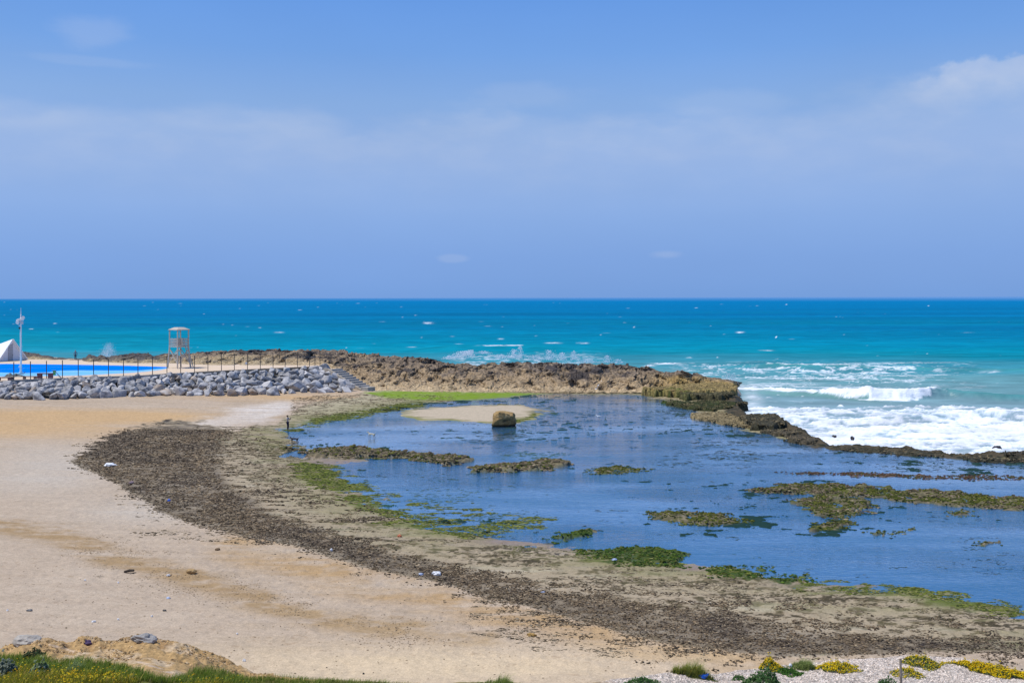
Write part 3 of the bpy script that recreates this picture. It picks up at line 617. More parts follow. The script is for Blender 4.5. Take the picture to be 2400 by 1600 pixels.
# ================================================================== pool terrace, seawall, revetment
ZD = 3.5                                   # level of the terrace
M_conc = plain('old_concrete', (.40, .345, .27), .9, .1, .22, 1.6, .4, .02)
M_conc_brown = plain('weathered_concrete', (.30, .225, .145), .9, .1, .25, 1.2, .4, .02, c2=(.36, .30, .23))
M_conc_grey = plain('grey_concrete', (.33, .315, .29), .9, .1, .2, 2.0, .4, .02)
M_deck = plain('terrace_paving', (.70, .55, .385), .9, .1, .12, .35, .2, .01, c2=(.62, .49, .36))
M_white = plain('white_paint', (.80, .80, .80), .5, .4, .05, 2)
M_steel = plain('grey_galvanised', (.62, .64, .66), .45, .5, .08, 3)
M_dark = plain('dark_metal', (.055, .058, .06), .6, .3, .2, 3)
M_wood_pale = plain('bleached_timber', (.53, .47, .39), .85, .15, .2, 6, .3, .01, c2=(.46, .40, .33))
M_purple = plain('dark_brown_wood', (.115, .070, .085), .8, .2, .2, 3)
WALL = [(-330, 905), (-150, 899), (0, 894), (32, 890.5), (183, 884), (323, 880), (400, 875), (455, 872.3), (610, 864.6), (728, 859.3), (768, 857.5)]
WALLW = [P(a, b, ZD + .12) for a, b in WALL]
def wall_y(px): # distance of the wall line for a pixel column
    return np.interp(px, [a for a, b in WALL], [p.y for p in WALLW])
def terrace():
    bm = bmesh.new(); fr = [(p.x, p.y - .1) for p in WALLW]
    bk = []
    for px, Y in [(760, 171), (700, 175), (420, 181), (230, 184), (120, 196), (-100, 205), (-330, 205)]: bk.append(((px - 1200) / F * Y, Y))
    
    vs = [bm.verts.new((x, y, ZD)) for x, y in fr + bk]; es = [bm.edges.new((vs[i], vs[(i + 1) % len(vs)])) for i in range(len(vs))]
    bmesh.ops.triangle_fill(bm, use_beauty=True, edges=es)
    bmesh.ops.recalc_face_normals(bm, faces=bm.faces)
    for f in bm.faces:
        f.normal_update()
        if f.normal.z < 0: f.normal_flip()
    me = bpy.data.meshes.new('pool_terrace'); bm.to_mesh(me); bm.free(); tag(link('pool_terrace', me, M_deck), kind='structure')
terrace()
def strip(mb, pts, w0, w1, z0, z1):
    """wall along pts (x,y): front offset w0, back offset w1 in +Y, from z0 to z1"""
    n = len(pts); vs = []
    for p in pts: vs += [(p.x, p.y + w0, z0), (p.x, p.y + w0, z1), (p.x, p.y + w1, z1), (p.x, p.y + w1, z0)]
    fs = []
    for i in range(n - 1):
        a = i * 4; b = a + 4
        fs += [(a, b, b + 1, a + 1), (a + 1, b + 1, b + 2, a + 2), (a + 2, b + 2, b + 3, a + 3)]
    fs += [(0, 1, 2, 3), (n * 4 - 1, n * 4 - 2, n * 4 - 3, n * 4 - 4)]
    mb.add(vs, fs)
sw = thing('seawall', WALLW[5], 'low weathered concrete seawall that carries the fence above the grey boulders', 'seawall')
def loc_(o, pts): return [Vector(p) - o.location for p in pts]
mb = MB(); strip(mb, loc_(sw, WALLW[:8]), -.35, .25, -.9, .02); mb.build('wall', M_conc_grey, sw)
mb = MB(); strip(mb, loc_(sw, WALLW[7:10]), -.40, .27, -.95, .06); mb.build('brown_coping', M_conc_brown, sw)
mb = MB(); strip(mb, loc_(sw, WALLW[9:] ), -.42, .3, -3.4, -.02); mb.build('end_wall', M_conc, sw)

# pool: painted basin, deep blue water and a pale shallow shelf
def poly_sheet(name, pts, z, mat, parent, o):
    me = bpy.data.meshes.new(name); bm = bmesh.new(); vs = [bm.verts.new((p.x - o.x, p.y - o.y, z - o.z)) for p in pts]
    es = [bm.edges.new((vs[i], vs[(i + 1) % len(vs)])) for i in range(len(vs))]
    bmesh.ops.triangle_fill(bm, use_beauty=True, edges=es)
    for f in bm.faces:
        f.normal_update()
        if f.normal.z < 0: f.normal_flip()
    bm.to_mesh(me); bm.free(); return link(name, me, mat, parent)
far = [(-330, 850), (0, 852.6), (100, 853.6), (200, 855), (300, 857), (393, 860)]
mid_ = [(393, 861.8), (350, 866), (320, 868.4), (190, 867.6), (140, 868.2), (115, 872), (60, 873.6), (0, 872.6), (-330, 872)]
near = [(393, 862.6), (376, 866.5), (340, 870.5), (300, 873.6), (200, 879), (120, 881), (60, 880.6), (0, 882), (-330, 884)]
po = P(150, 866, ZD)
pool = thing('swimming_pool', po, 'long outdoor swimming pool with bright blue water and pale shallow edge behind the fence', 'swimming pool')
def poolmat(name, c, c2, rough):
    m, t, b, o = newmat(name); p = pos(t)
    n = noise(t, p, .8, 3, .5, (.12, 1.6, 1)); t.links.new(MIX(t, MR(t, n, .42, .62), c, c2), b.inputs['Base Color'])
    b.inputs['Roughness'].default_value = rough; b.inputs['Specular IOR Level'].default_value = 0.0
    bump(t, b, noise(t, p, 2.0, 3), .2, .03); return m
poly_sheet('pool_rim', [P(a, b - 1.0, ZD) for a, b in far] + [P(a + 2, b + 1.3, ZD) for a, b in near], ZD + .006, plain('pool_rim_paint', (.60, .53, .47), .8), pool, po)
poly_sheet('pool_water', [P(a, b, ZD) for a, b in far + mid_], ZD + .012, poolmat('pool_water', (.001, .175, .66), (.001, .195, .72), .25), pool, po)
poly_sheet('shallow_water', [P(a, b, ZD) for a, b in mid_[::-1]] + [P(a, b, ZD) for a, b in near], ZD + .012, poolmat('shallow_pool_water', (.13, .42, .70), (.24, .52, .72), .3), pool, po)

# fence on the seawall: one thing, every post a part
fposts = [-48, -8, 32, 71, 108.6, 146, 183, 219, 254, 289, 323, 357, 391, 423, 455.7, 487, 518.6, 549, 579.5, 609.8, 639.6, 668, 697, 725, 737.8, 749.7]
fo = Vector(WALLW[5]); fence = thing('fence', fo, 'row of slim dark fence posts with thin wires along the seawall', 'fence')
def wallpt(px):
    Y = float(wall_y(px)); return Vector(((px - 1200) / F * Y, Y, ZD + .12))
for i, px in enumerate(fposts):
    b = wallpt(px) - fo
    mb = MB(); hgt = 2.5 if px < 730 else 2.6
    mb.box((0, 0, hgt / 2), (.085, .085, hgt)); mb.box((0, 0, hgt + .015), (.12, .12, .03)); mb.box((0, 0, .02), (.2, .2, .04))
    mb.build('post', M_dark, fence, b)
for hh in (.15, .85, 1.6, 2.35):
    mb = MB(); pp = [wallpt(px) - fo + Vector((0, 0, hh)) for px in fposts]
    for a, b in zip(pp[:-1], pp[1:]): mb.beam(a, b, .010)
    mb.build('wire', M_steel, fence)

# concrete stairs
def stairs():
    top = Vector((P(770, 0, Y=163.0).x, 163.0, ZD - .05)); bot = Vector((P(848, 0, Y=157.5).x, 157.5, .55))
    o = thing('concrete_stairs', (bot.x, bot.y, .2), 'grey concrete stairs with dark risers going down from the terrace to the beach', 'stairs')
    org = Vector((bot.x, bot.y, .2)); n = 10; run = (bot - top); side = Vector((-run.y, run.x, 0)).normalized()
    if side.y < 0: side = -side
    d = Vector((run.x, run.y, 0)) / n; up = Vector((0, 0, 1)); ang = math.atan2(run.y, run.x); L = d.length; Wd = 2.3
    for i in range(n):
        a = top + d * (i + .5) + side * (Wd / 2); zt = top.z + run.z * (i + .25) / n; z0 = -.3
        mb = MB(); mb.box((a.x - org.x, a.y - org.y, (zt + z0) / 2 - org.z), (L + .004, Wd, zt - z0), ang); mb.build('step', M_conc_grey, o, bevel=.015)
    # sloping side wall
    w = .28; a0 = top - side * .16; b0 = bot - side * .16
    vs = []
    for s in (-w / 2, w / 2):
        for p, zz in ((a0, -.4), (b0, -.4), (b0, bot.z + .05), (a0, top.z + .05), (a0 - d * 1.2, top.z + .05), (a0 - d * 1.2, -.4)):
            q = p + side * s; vs.append((q.x - org.x, q.y - org.y, zz - org.z))
    MB().add(vs, [(0, 1, 2, 3, 4, 5), (11, 10, 9, 8, 7, 6), (1, 0, 6, 7), (2, 1, 7, 8), (3, 2, 8, 9), (4, 3, 9, 10), (5, 4, 10, 11), (0, 5, 11, 6)]).build('side_wall', M_conc, o)
    e = bot + d * .95 + side * .55
    mb = MB(); mb.box((e.x - org.x, e.y - org.y, .28), (1.75, 1.5, 1.0), ang); mb.build('end_block', M_conc_grey, o, bevel=.03)
    e2 = bot + d * 1.6 + side * .5; mb = MB(); mb.box((e2.x - org.x, e2.y - org.y, -.02), (1.0, 2.6, .16), ang); mb.build('bottom_slab', M_conc_grey, o, bevel=.02)
stairs()

# revetment: sloping bed and individually placed boulders
FOOT = [(-330, 944, 1.9), (-150, 938, 1.8), (0, 933, 1.6), (100, 932.5, 1.5), (200, 931, 1.3), (400, 926.5, .9), (640, 926, .45), (700, 922, .4), (800, 919, .4), (836, 917, .4)]
FOOTW = [P(a, b, z) for a, b, z in FOOT]
TOPR = [Vector(((a - 1200) / F * (float(wall_y(a)) - .95), float(wall_y(a)) - .95, ZD - .38)) for a in (-330, -150, 0, 100, 200, 400, 640, 700, 772)] + [P(806, 884, 2.3)]
def bed():
    mb = MB(); n = len(FOOTW)
    vs = [(p.x, p.y + .5, p.z - .5) for p in FOOTW] + [(p.x, p.y + .3, p.z - .55) for p in TOPR] + [(p.x, p.y + 6, p.z - .65) for p in TOPR]
    fs = [(i, i + 1, n + i + 1, n + i) for i in range(n - 1)] + [(n + i, n + i + 1, 2 * n + i + 1, 2 * n + i) for i in range(n - 1)]
    tag(mb.add(vs, fs).build('rubble_bank', plain('rubble', (.15, .15, .15), .95, .1, .3, 2)), kind='structure')
bed()
def hull_rock(seed, n=20, ex=(1, .8, .72)):
    r = random.Random(seed); bm = bmesh.new()
    for i in range(n):
        z = r.uniform(-1, 1); a = r.uniform(0, 6.283); q = math.sqrt(1 - z * z); k = r.uniform(.86, 1.12)
        bm.verts.new((q * math.cos(a) * ex[0] * k, q * math.sin(a) * ex[1] * k, z * ex[2] * k))
    g = bmesh.ops.convex_hull(bm, input=bm.verts)
    bmesh.ops.delete(bm, geom=[v for v in bm.verts if not v.link_faces], context='VERTS')
    bmesh.ops.dissolve_limit(bm, angle_limit=R(9), verts=bm.verts, edges=bm.edges)
    bmesh.ops.bevel(bm, geom=bm.edges[:], offset=.06, segments=1, affect='EDGES', clamp_overlap=True)
    bmesh.ops.triangulate(bm, faces=bm.faces)
    bmesh.ops.subdivide_edges(bm, edges=bm.edges, cuts=1, use_grid_fill=True)
    for v in bm.verts:
        c = v.co; f = .015 * math.sin(7 * c.x + seed) * math.cos(6 * c.y + 2 * seed) + .012 * math.sin(11 * c.z + 5 * c.x)
        v.co = c * (1 + f)
    me = bpy.data.meshes.new('boulder'); bm.to_mesh(me); bm.free(); return me
def rockmat(name, c, c2): return plain(name, c, .9, .15, .28, 1.6, .7, .12, rand=.20, c2=c2)
RM = {'grey': rockmat('grey_stone', (.27, .265, .262), (.43, .415, .40)), 'pale': rockmat('pale_grey_stone', (.54, .51, .475), (.42, .40, .385)), 'tan': rockmat('tan_stone', (.42, .325, .235), (.34, .31, .285))}
RLAB = {'grey': ('blue grey angular boulder piled in the revetment below the fence', 'grey revetment boulders'),
        'pale': ('pale light grey angular boulder among the darker revetment stones', 'pale grey revetment boulders'),
        'tan': ('warm tan boulder among the grey revetment stones', 'tan revetment boulders')}
protos = {k: [] for k in RM}
for k in RM:
    for s in range(8):
        me = hull_rock(s * 3 + len(k), 13 + s % 4, (1, .75 + .05 * (s % 4), .62 + .05 * (s % 5))); me.materials.append(RM[k]); protos[k].append(me)
first = True
def revet():
    r = random.Random(3); xs = np.array([p.x for p in FOOTW]); cnt = 0
    rows = 6
    fx = lambda u, k, arr: float(np.interp(u, np.linspace(0, 1, len(arr)), [getattr(p, k) for p in arr]))
    # parametrise by pixel column so foot and top pair up
    pxs = [a for a, b, z in FOOT]
    for row in range(rows):
        v = (row + .2) / (rows - .75)
        px = -105 + r.uniform(0, 14)
        while px < 828:
            u = float(np.interp(px, pxs, np.arange(len(pxs)))); i = min(int(u), len(pxs) - 2); f = u - i
            a = FOOTW[i].lerp(FOOTW[i + 1], f); b = TOPR[i].lerp(TOPR[i + 1], f)
            vv = min(1, max(0, v + r.uniform(-.06, .06))); p = a.lerp(b, vv)
            step = r.uniform(15, 28) * (1.12 - .30 * v); sc = step * p.y / F * .66 * r.uniform(.85, 1.2)
            if px > 785 and v > .60 + (828 - px) / 110: px += step; continue
            q = r.random(); k = 'grey' if q < .66 else ('pale' if q < .90 else 'tan')
            if px > 650 and k == 'tan': k = 'grey'
            me = r.choice(protos[k]); o = bpy.data.objects.new('boulder', me); COL.objects.link(o)
            o.location = (p.x, p.y - .15, p.z + sc * .12 + .08 * v); o.scale = (sc * r.uniform(.95, 1.2), sc * r.uniform(.85, 1.1), sc * r.uniform(.85, 1.15))
            o.rotation_euler = (r.uniform(-.5, .5), r.uniform(-.5, .5), r.uniform(0, 6.28)); tag(o, RLAB[k][0], 'boulder', RLAB[k][1]); cnt += 1
            px += step * r.uniform(.86, 1.04)
    return cnt
NREV = revet()

# ================================================================== lifeguard tower
def tower():
    base = P(419.8, 863.2, ZD); Yt = base.y + 1.2; ctr = Vector((P(419.5, 0, Y=Yt).x, Yt, ZD))
    o = thing('lifeguard_tower', ctr, 'tall bleached timber lifeguard tower with roof and ladder beside the pool', 'lifeguard tower', rz=R(45 + 10))
    hb, ht = 1.28, 1.06; zp, zr, ze, zt = 3.55, 4.75, 6.25, 6.72
    def leg(s, t, z): k = hb + (ht - hb) * min(z / zp, 1); return Vector((s * k, t * k, z))
    for s, t in ((-1, -1), (1, -1), (1, 1), (-1, 1)):
        mb = MB(); mb.beam(leg(s, t, 0), leg(s, t, zp), .17); mb.beam(leg(s, t, zp), leg(s, t, ze), .15); mb.build('leg', M_wood_pale, o)
    cs = [(-1, -1), (1, -1), (1, 1), (-1, 1)]
    for i in range(4):
        a, b = cs[i], cs[(i + 1) % 4]
        mb = MB(); mb.beam(leg(*a, .75), leg(*b, zp - .35), .11, .07); mb.build('brace', M_wood_pale, o)
        mb = MB(); mb.beam(leg(*b, .75), leg(*a, zp - .35), .11, .07); mb.build('brace', M_wood_pale, o)
        mb = MB()
        for k in range(5):
            z = zp + .28 + k * .25
            mb.beam(leg(*a, z), leg(*b, z), .05, .14)
        if i != 1: mb.build('railing', M_wood_pale, o)
        else:
            mb2 = MB(); m_ = leg(*a, 0).lerp(leg(*b, 0), .42)
            for k in range(5):
                z = zp + .28 + k * .25; mb2.beam(leg(*a, z).lerp(leg(*b, z), .55), leg(*b, z), .05, .14)
            mb2.build('railing', M_wood_pale, o)
    mb = MB(); mb.box((0, 0, zp), (2.35, 2.35, .16)); mb.build('platform', M_wood_pale, o, bevel=.02)
    # roof: shallow hip with a flat crown
    e = 1.22; c = .55; vs = [(-e, -e, ze), (e, -e, ze), (e, e, ze), (-e, e, ze), (-e, -e, ze + .12), (e, -e, ze + .12), (e, e, ze + .12), (-e, e, ze + .12), (-c, -c, zt), (c, -c, zt), (c, c, zt), (-c, c, zt)]
    fs = [(3, 2, 1, 0), (8, 9, 10, 11)] + [(i, (i + 1) % 4, 4 + (i + 1) % 4, 4 + i) for i in range(4)] + [(4 + i, 4 + (i + 1) % 4, 8 + (i + 1) % 4, 8 + i) for i in range(4)]
    MB().add(vs, fs).build('roof', M_wood_pale, o)
    # ladder on the +X side, leaning outwards
    mb = MB(); lx0, lx1 = 1.12, 2.35
    for y in (-.62, -.02):
        mb.beam((lx1, y, 0), (lx0, y, zp + .1), .07, .11)
        mb.beam((lx0, y, zp + .1), (lx0, y, zp + 1.25), .07, .07)
    for k in range(11):
        f = (k + .6) / 11.5; mb.beam((lx1 + (lx0 - lx1) * f, -.62, zp * f), (lx1 + (lx0 - lx1) * f, -.02, zp * f), .05, .04)
    mb.build('ladder', M_wood_pale, o)
tower()

# ================================================================== floodlight mast
def mast():
    b = P(48.6, 875, ZD); hgt = 10.15; px2m = b.y / F
    o = thing('light_mast', b, 'tall white light mast with clustered floodlights and pointed tip by the pool', 'light mast')
    mb = MB(); mb.cyl((0, 0, 0), (0, 0, 8.4), .15, .11, 12); mb.build('pole', M_white, o)
    mb = MB(); mb.cyl((0, 0, 8.4), (.03, 0, hgt), .10, .012, 10); mb.build('spike', M_white, o)
    mb = MB(); mb.cyl((0, 0, 0), (0, 0, .25), .28, .26, 12); mb.build('base_collar', M_steel, o)
    def z(py): return (875 - py) * px2m
    def x(px): return (px - 48.6) * px2m
    for px, py, sx, ry in ((55.4, 743.5, .5, -.6), (54.2, 746.8, .45, -.3), (43.6, 750.6, .52, -.9), (43.0, 755.6, .55, -.9), (48.6, 747.6, .42, .2)):
        mb = MB(); c = Vector((x(px), -.18, z(py)))
        dv = Vector((c.x * .7, -.8, -.35)).normalized()
        mb.cyl(c - dv * .16, c + dv * .14, sx * .30, sx * .52, 12); mb.cyl(c - dv * .3, c - dv * .16, sx * .16, sx * .3, 10)
        f = mb.build('floodlight', M_white, o)
        MB().beam((0, 0, c.z), c, .06).build('bracket', M_steel, f)
    MB().box((x(52), -.1, z(756)), (.36, .28, .48)).build('control_box', M_steel, o, bevel=.02)
    MB().cyl((x(44.5), -.05, z(762.5)), (x(47.5), -.05, z(762.5)), .07, .10, 10).build('loudspeaker', M_white, o)
    mb = MB(); mb.cyl((x(46), -.1, z(771)), (x(46.5), -.1, z(767)), .10, .15, 10); mb.box((x(47.5), -.05, z(767)), (.3, .05, .05)); mb.build('camera_dome', M_dark, o)
    MB().box((-.22, 0, 1.05), (.16, .2, .3)).build('junction_box', M_white, o)
mast()

# ================================================================== A-frame hut
def hut():
    bl = P(-8, 848.3, ZD); br = P(60.5, 842.2, ZD); apex = P(27, 796, Y=(bl.y + br.y) / 2)
    o = thing('beach_hut', ((bl.x + br.x) / 2, (bl.y + br.y) / 2, ZD), 'white A-frame beach hut with a grey door at the far left', 'hut'); og = o.location
    back = Vector((-7.5, -1.0, 0)); apb = apex + Vector((-7.5, -1.0, -2.9))
    n = Vector(((br - bl).y, -(br - bl).x, 0)).normalized(); L = lambda p: Vector(p) - og
    # roof slabs with thickness, front edge overhanging
    def slab(name, foot, sgn):
        fo_ = foot + n * .35; ap_ = apex + n * .35; fb = foot + back; ab = apb
        th = (Vector((foot.x - apex.x, foot.y - apex.y, 0)).normalized() * .14) + Vector((0, 0, .12))
        vs = [L(fo_), L(ap_), L(ab), L(fb)]; vs += [v + th for v in vs]
        MB().add(vs, [(0, 1, 2, 3), (7, 6, 5, 4), (0, 4, 5, 1), (1, 5, 6, 2), (2, 6, 7, 3), (3, 7, 4, 0)]).build(name, M_white, o)
    slab('roof_slope', bl, -1); slab('roof_slope', br, 1)
    # gable wall: flat panel with thickness
    t = n * -.12; vs = [L(bl), L(br), L(apex - Vector((0, 0, .1)))]; vs += [v + t for v in vs]
    MB().add(vs, [(0, 1, 2), (5, 4, 3), (0, 3, 4, 1), (1, 4, 5, 2), (2, 5, 3, 0)]).build('gable_wall', plain('hut_wall', (.74, .74, .77), .7, .2, .05, 1), o)
    d = (br - bl); zA = apex.z - ZD
    def pt(f, h): return L(bl + d * f + Vector((0, 0, h))) + n * .03
    M_door = plain('grey_door', (.40, .40, .42), .7, .2, .12, 2)
    f0, f1 = .375, .535
    vs = [pt(f0, .05), pt(f1, .05), pt(f1, 2.15), pt(f0, 2.15)]; vs += [v + n * .05 for v in vs]
    FS = [(3, 2, 1, 0), (4, 5, 6, 7), (0, 1, 5, 4), (1, 2, 6, 5), (2, 3, 7, 6), (3, 0, 4, 7)]
    dr = MB().add(vs, FS).build('door', M_door, o); MB().box(pt(f1 - .02, 1.05) + n * .09, (.08, .12, .1)).build('handle', M_dark, dr)
    vs = [pt(f0, 2.2), pt(f1, 2.2), pt(f1, zA * .82), pt(f0 + .03, zA * .72)]; vs += [v + n * .04 for v in vs]
    MB().add(vs, FS).build('transom_panel', M_door, o)
hut()

# ================================================================== terrace furniture
def bench(px0, px1, pyf, hpx, label, w=.5, legw=.32, name='bench', cat='bench', mat=M_purple, th=.10, group=None):
    p = P((px0 + px1) / 2, pyf, ZD); s = p.y / F; W = (px1 - px0) * s; hh = hpx * s
    o = thing(name, p, label, cat, group, rz=R(random.uniform(-4, 4)))
    MB().box((0, 0, hh - th / 2), (W, w, th)).build('seat' if cat == 'bench' else 'top', mat, o, bevel=.01)
    for k in (-1, 1): MB().box((k * (W / 2 - legw / 2 - .02), 0, (hh - th) / 2), (legw, w * .9, hh - th)).build('leg', mat, o, bevel=.01)
bench(-6, 25, 892, 8.2, 'low dark bench at the left edge of the terrace by the dark tarp pile')
bench(54, 85, 888.6, 7.2, 'low dark bench standing between two fence posts left of the purple table', mat=plain('worn_bench_wood', (.17, .12, .105), .8, .2, .2, 3), th=.09, legw=.26)
bench(88.5, 122.5, 886.8, 12.6, 'purple brown table with thick slab legs beside the pool', .7, .52, 'slab_table', 'table', plain('purple_table_paint', (.16, .085, .115), .7, .2, .12, 3), .12)
def stool():
    p = P(29, 891, ZD); o = thing('stool', p, 'small dark box stool beside the low bench at the left', 'stool')
    MB().box((0, 0, .42), (.42, .42, .06)).build('seat', M_purple, o, bevel=.01); MB().box((0, 0, .2), (.34, .34, .38)).build('base', M_dark, o, bevel=.01)
stool()
def green_stand():
    p = P(127, 879, ZD); o = thing('plastic_stand', p, 'small green T-shaped stand by the pool with a cross bar', 'stand')
    M_g = plain('green_plastic', (.16, .42, .10), .5, .3, .1, 3)
    MB().box((0, 0, .33), (.34, .26, .66)).build('column', M_g, o, bevel=.03); MB().box((-.02, 0, .70), (.70, .34, .07)).build('cross_bar', plain('dark_green_plastic', (.05, .14, .06), .5), o, bevel=.02)
    q = P(137, 883, ZD); d = thing('leaning_pole', q, 'dark pole leaning from the green stand down to the terrace', 'pole')
    a = P(129.5, 870.5, Y=p.y) - q; b = P(144.5, 886.5, ZD) - q
    MB().cyl(a, b, .045, .045, 8).build('shaft', M_dark, d); MB().cyl(b, b + (b - a).normalized() * .1, .06, .05, 8).build('foot', M_dark, d)
green_stand()
def tarp():
    p = P(33, 882, ZD); s = p.y / F; u = np.linspace(-1, 1, 44); v = np.linspace(-1, 1, 22); U, V = np.meshgrid(u, v)
    hgt = np.clip(1 - np.abs(U) ** 2.2, 0, 1) * np.clip(1 - np.abs(V) ** 2.5, 0, 1) * (.42 + .32 * vn(U * 3.1 + 4, V * 2.2, 5) + .12 * vn(U * 9, V * 6, 6))
    o = gridmesh('tarp_pile', U * 22 * s + .15 * vn(V * 3, U * 4, 2), V * .95, np.clip(hgt, 0, 2) - .02, plain('dark_tarp', (.085, .095, .09), .75, .25, .35, 3, .6, .05, c2=(.16, .17, .155))); o.location = p
    tag(o, 'crumpled dark grey tarp pile lying by the pool left of the mast foot', 'tarp')
    q = P(48, 877, ZD + .35); m = MB(); m.cyl((-.85, 0, 0), (.42, 0, .05), .04, .04, 6); m.cyl((.42, 0, .05), (.68, 0, .42), .04, .04, 6)
    tag(m.build('bent_pipe', M_dark, None, q), 'thin bent dark pipe lying on the tarp pile at the mast foot', 'pipe')
tarp()
def sgn():
    p = wallpt(577) + Vector((0, -.06, 1.05)); o = thing('round_plate', p, 'small white round plate fixed to the fence wire above the boulders', 'plate')
    MB().cyl((0, 0, 0), (0, -.03, 0), .16, .16, 14).build('disc', M_white, o); MB().box((0, .02, .1), (.03, .04, .2)).build('clip', M_steel, o)
sgn()

# ================================================================== boulder in the lagoon
def lagoon_boulder():
    bm = bmesh.new(); bmesh.ops.create_icosphere(bm, subdivisions=6, radius=1); v = np.array([q.co for q in bm.verts]); f = np.array([[w_.index for w_ in q.verts] for q in bm.faces]); bm.free()
    v = v * 1.5
    for nx, ny, nz, d in ((.30, -.06, 1, .80), (-.10, .05, 1, .93), (1, -.10, .22, .86), (-1, -.05, .10, .93), (-.62, -.1, .75, .98), (0, -1, .14, .84), (.3, -.95, .22, .83), (.30, -.86, -.62, .50), (.62, -.6, -.5, .62), (-.5, -.86, .1, .95), (.55, -.5, .75, .93), (0, 1, .1, .9), (0, 0, -1, .9)):
        q_ = np.array([nx, ny, nz]); q_ = q_ / np.linalg.norm(q_); h_ = np.maximum(v @ q_ - d, 0); v = v - h_[:, None] * q_
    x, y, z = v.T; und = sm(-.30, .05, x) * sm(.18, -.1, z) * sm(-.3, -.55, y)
    n = fbm(x * 1.6 + y, z * 1.6 + y * .7, 4, 3) * .07 + fbm(x * 5 + y * 3, z * 5 + y * 2, 3, 4) * .045; sc = 1 + n
    V = np.stack([x * 1.34 * sc, y * 1.15 * sc, z * .98 * sc + .84], 1)
    nf = fbm(x * 3 + y * 2, z * 3 - y, 3, 9)
    c = np.empty((len(V), 3)); c[:] = (.30, .195, .080); c = mixc(c, (.40, .28, .13), sm(0, .8, nf)); c = mixc(c, (.05, .048, .032), np.clip(und * 1.2, 0, 1) * (.8 + .2 * nf)); c = mixc(c, (.035, .036, .022), sm(.28, .05, V[:, 2]) * .8)  # front underside darkened in the colour, as shade beneath the overhang
    p = P(1181, 1001, 0); p.y += 1.0
    o = rawmesh('lagoon_boulder', V, f, attrmat('boulder_stone', 5, .75, 1.25, .6, .06, .9, .15), None, c, True, p)
    tag(o, 'big square brown boulder standing alone in the lagoon', 'boulder')
lagoon_boulder()

# ================================================================== foreground bluff
LIP = [(-400,1524),(0,1520),(40,1511),(80,1505),(160,1499),(260,1500),(340,1494),(410,1504),(480,1530),(530,1546),(570,1562),(600,1577),(660,1588),(900,1597),(1000,1602),(1120,1596),(1330,1604),(1400,1596),(1480,1587),(1560,1574),(1680,1577),(1760,1566),(1870,1556),(1940,1546),(2040,1539),(2122,1535),(2250,1542),(2330,1560),(2400,1577),(2600,1622),(3000,1650)]
LIPY = [(-400,28),(400,28),(560,27),(700,25.5),(1300,25.5),(1600,26),(1900,27.5),(2200,28),(2400,26.5),(3000,25)]
SLP = [(-400,.19),(500,.18),(700,.05),(1300,.0),(1600,.02),(3000,.03)]
def bluff_z(X, Y):
    px = X / Y * F + 1200
    yl = np.interp(px, [a for a, b in LIPY], [b for a, b in LIPY]); lp = np.interp(px, [a for a, b in LIP], [b for a, b in LIP])
    lp = lp + 4 * fbm(px * .02, px * 0 + 1, 3, 501) * (px < 700)
    zl = H - (lp - hz(px)) * yl / F; s = np.interp(px, [a for a, b in SLP], [b for a, b in SLP])
    d = yl - Y
    z = np.where(d > 0, zl + s * d, zl - .62 * (-d) - .02 * d * d)
    clay = sm(700, 560, px) * sm(3.6, 2.2, d)
    z = z + clay * (fbm(X * 1.6, Y * 1.8, 4, 511) * .13 + ridg(X * 4.2, Y * 4.5, 3, 521) * .045 - .03)
    z = z + (1 - clay) * (fbm(X * .8, Y * .8, 3, 531) * .04 + fbm(X * 5, Y * 5, 2, 533) * .012)
    return z
GE = [(-400,1540),(0,1541),(60,1537),(130,1545),(200,1551),(265,1553),(330,1567),(365,1584),(400,1580),(440,1574),(500,1568),(570,1582),(650,1589),(820,1594),(900,1602),(1000,1612),(3000,1700)]
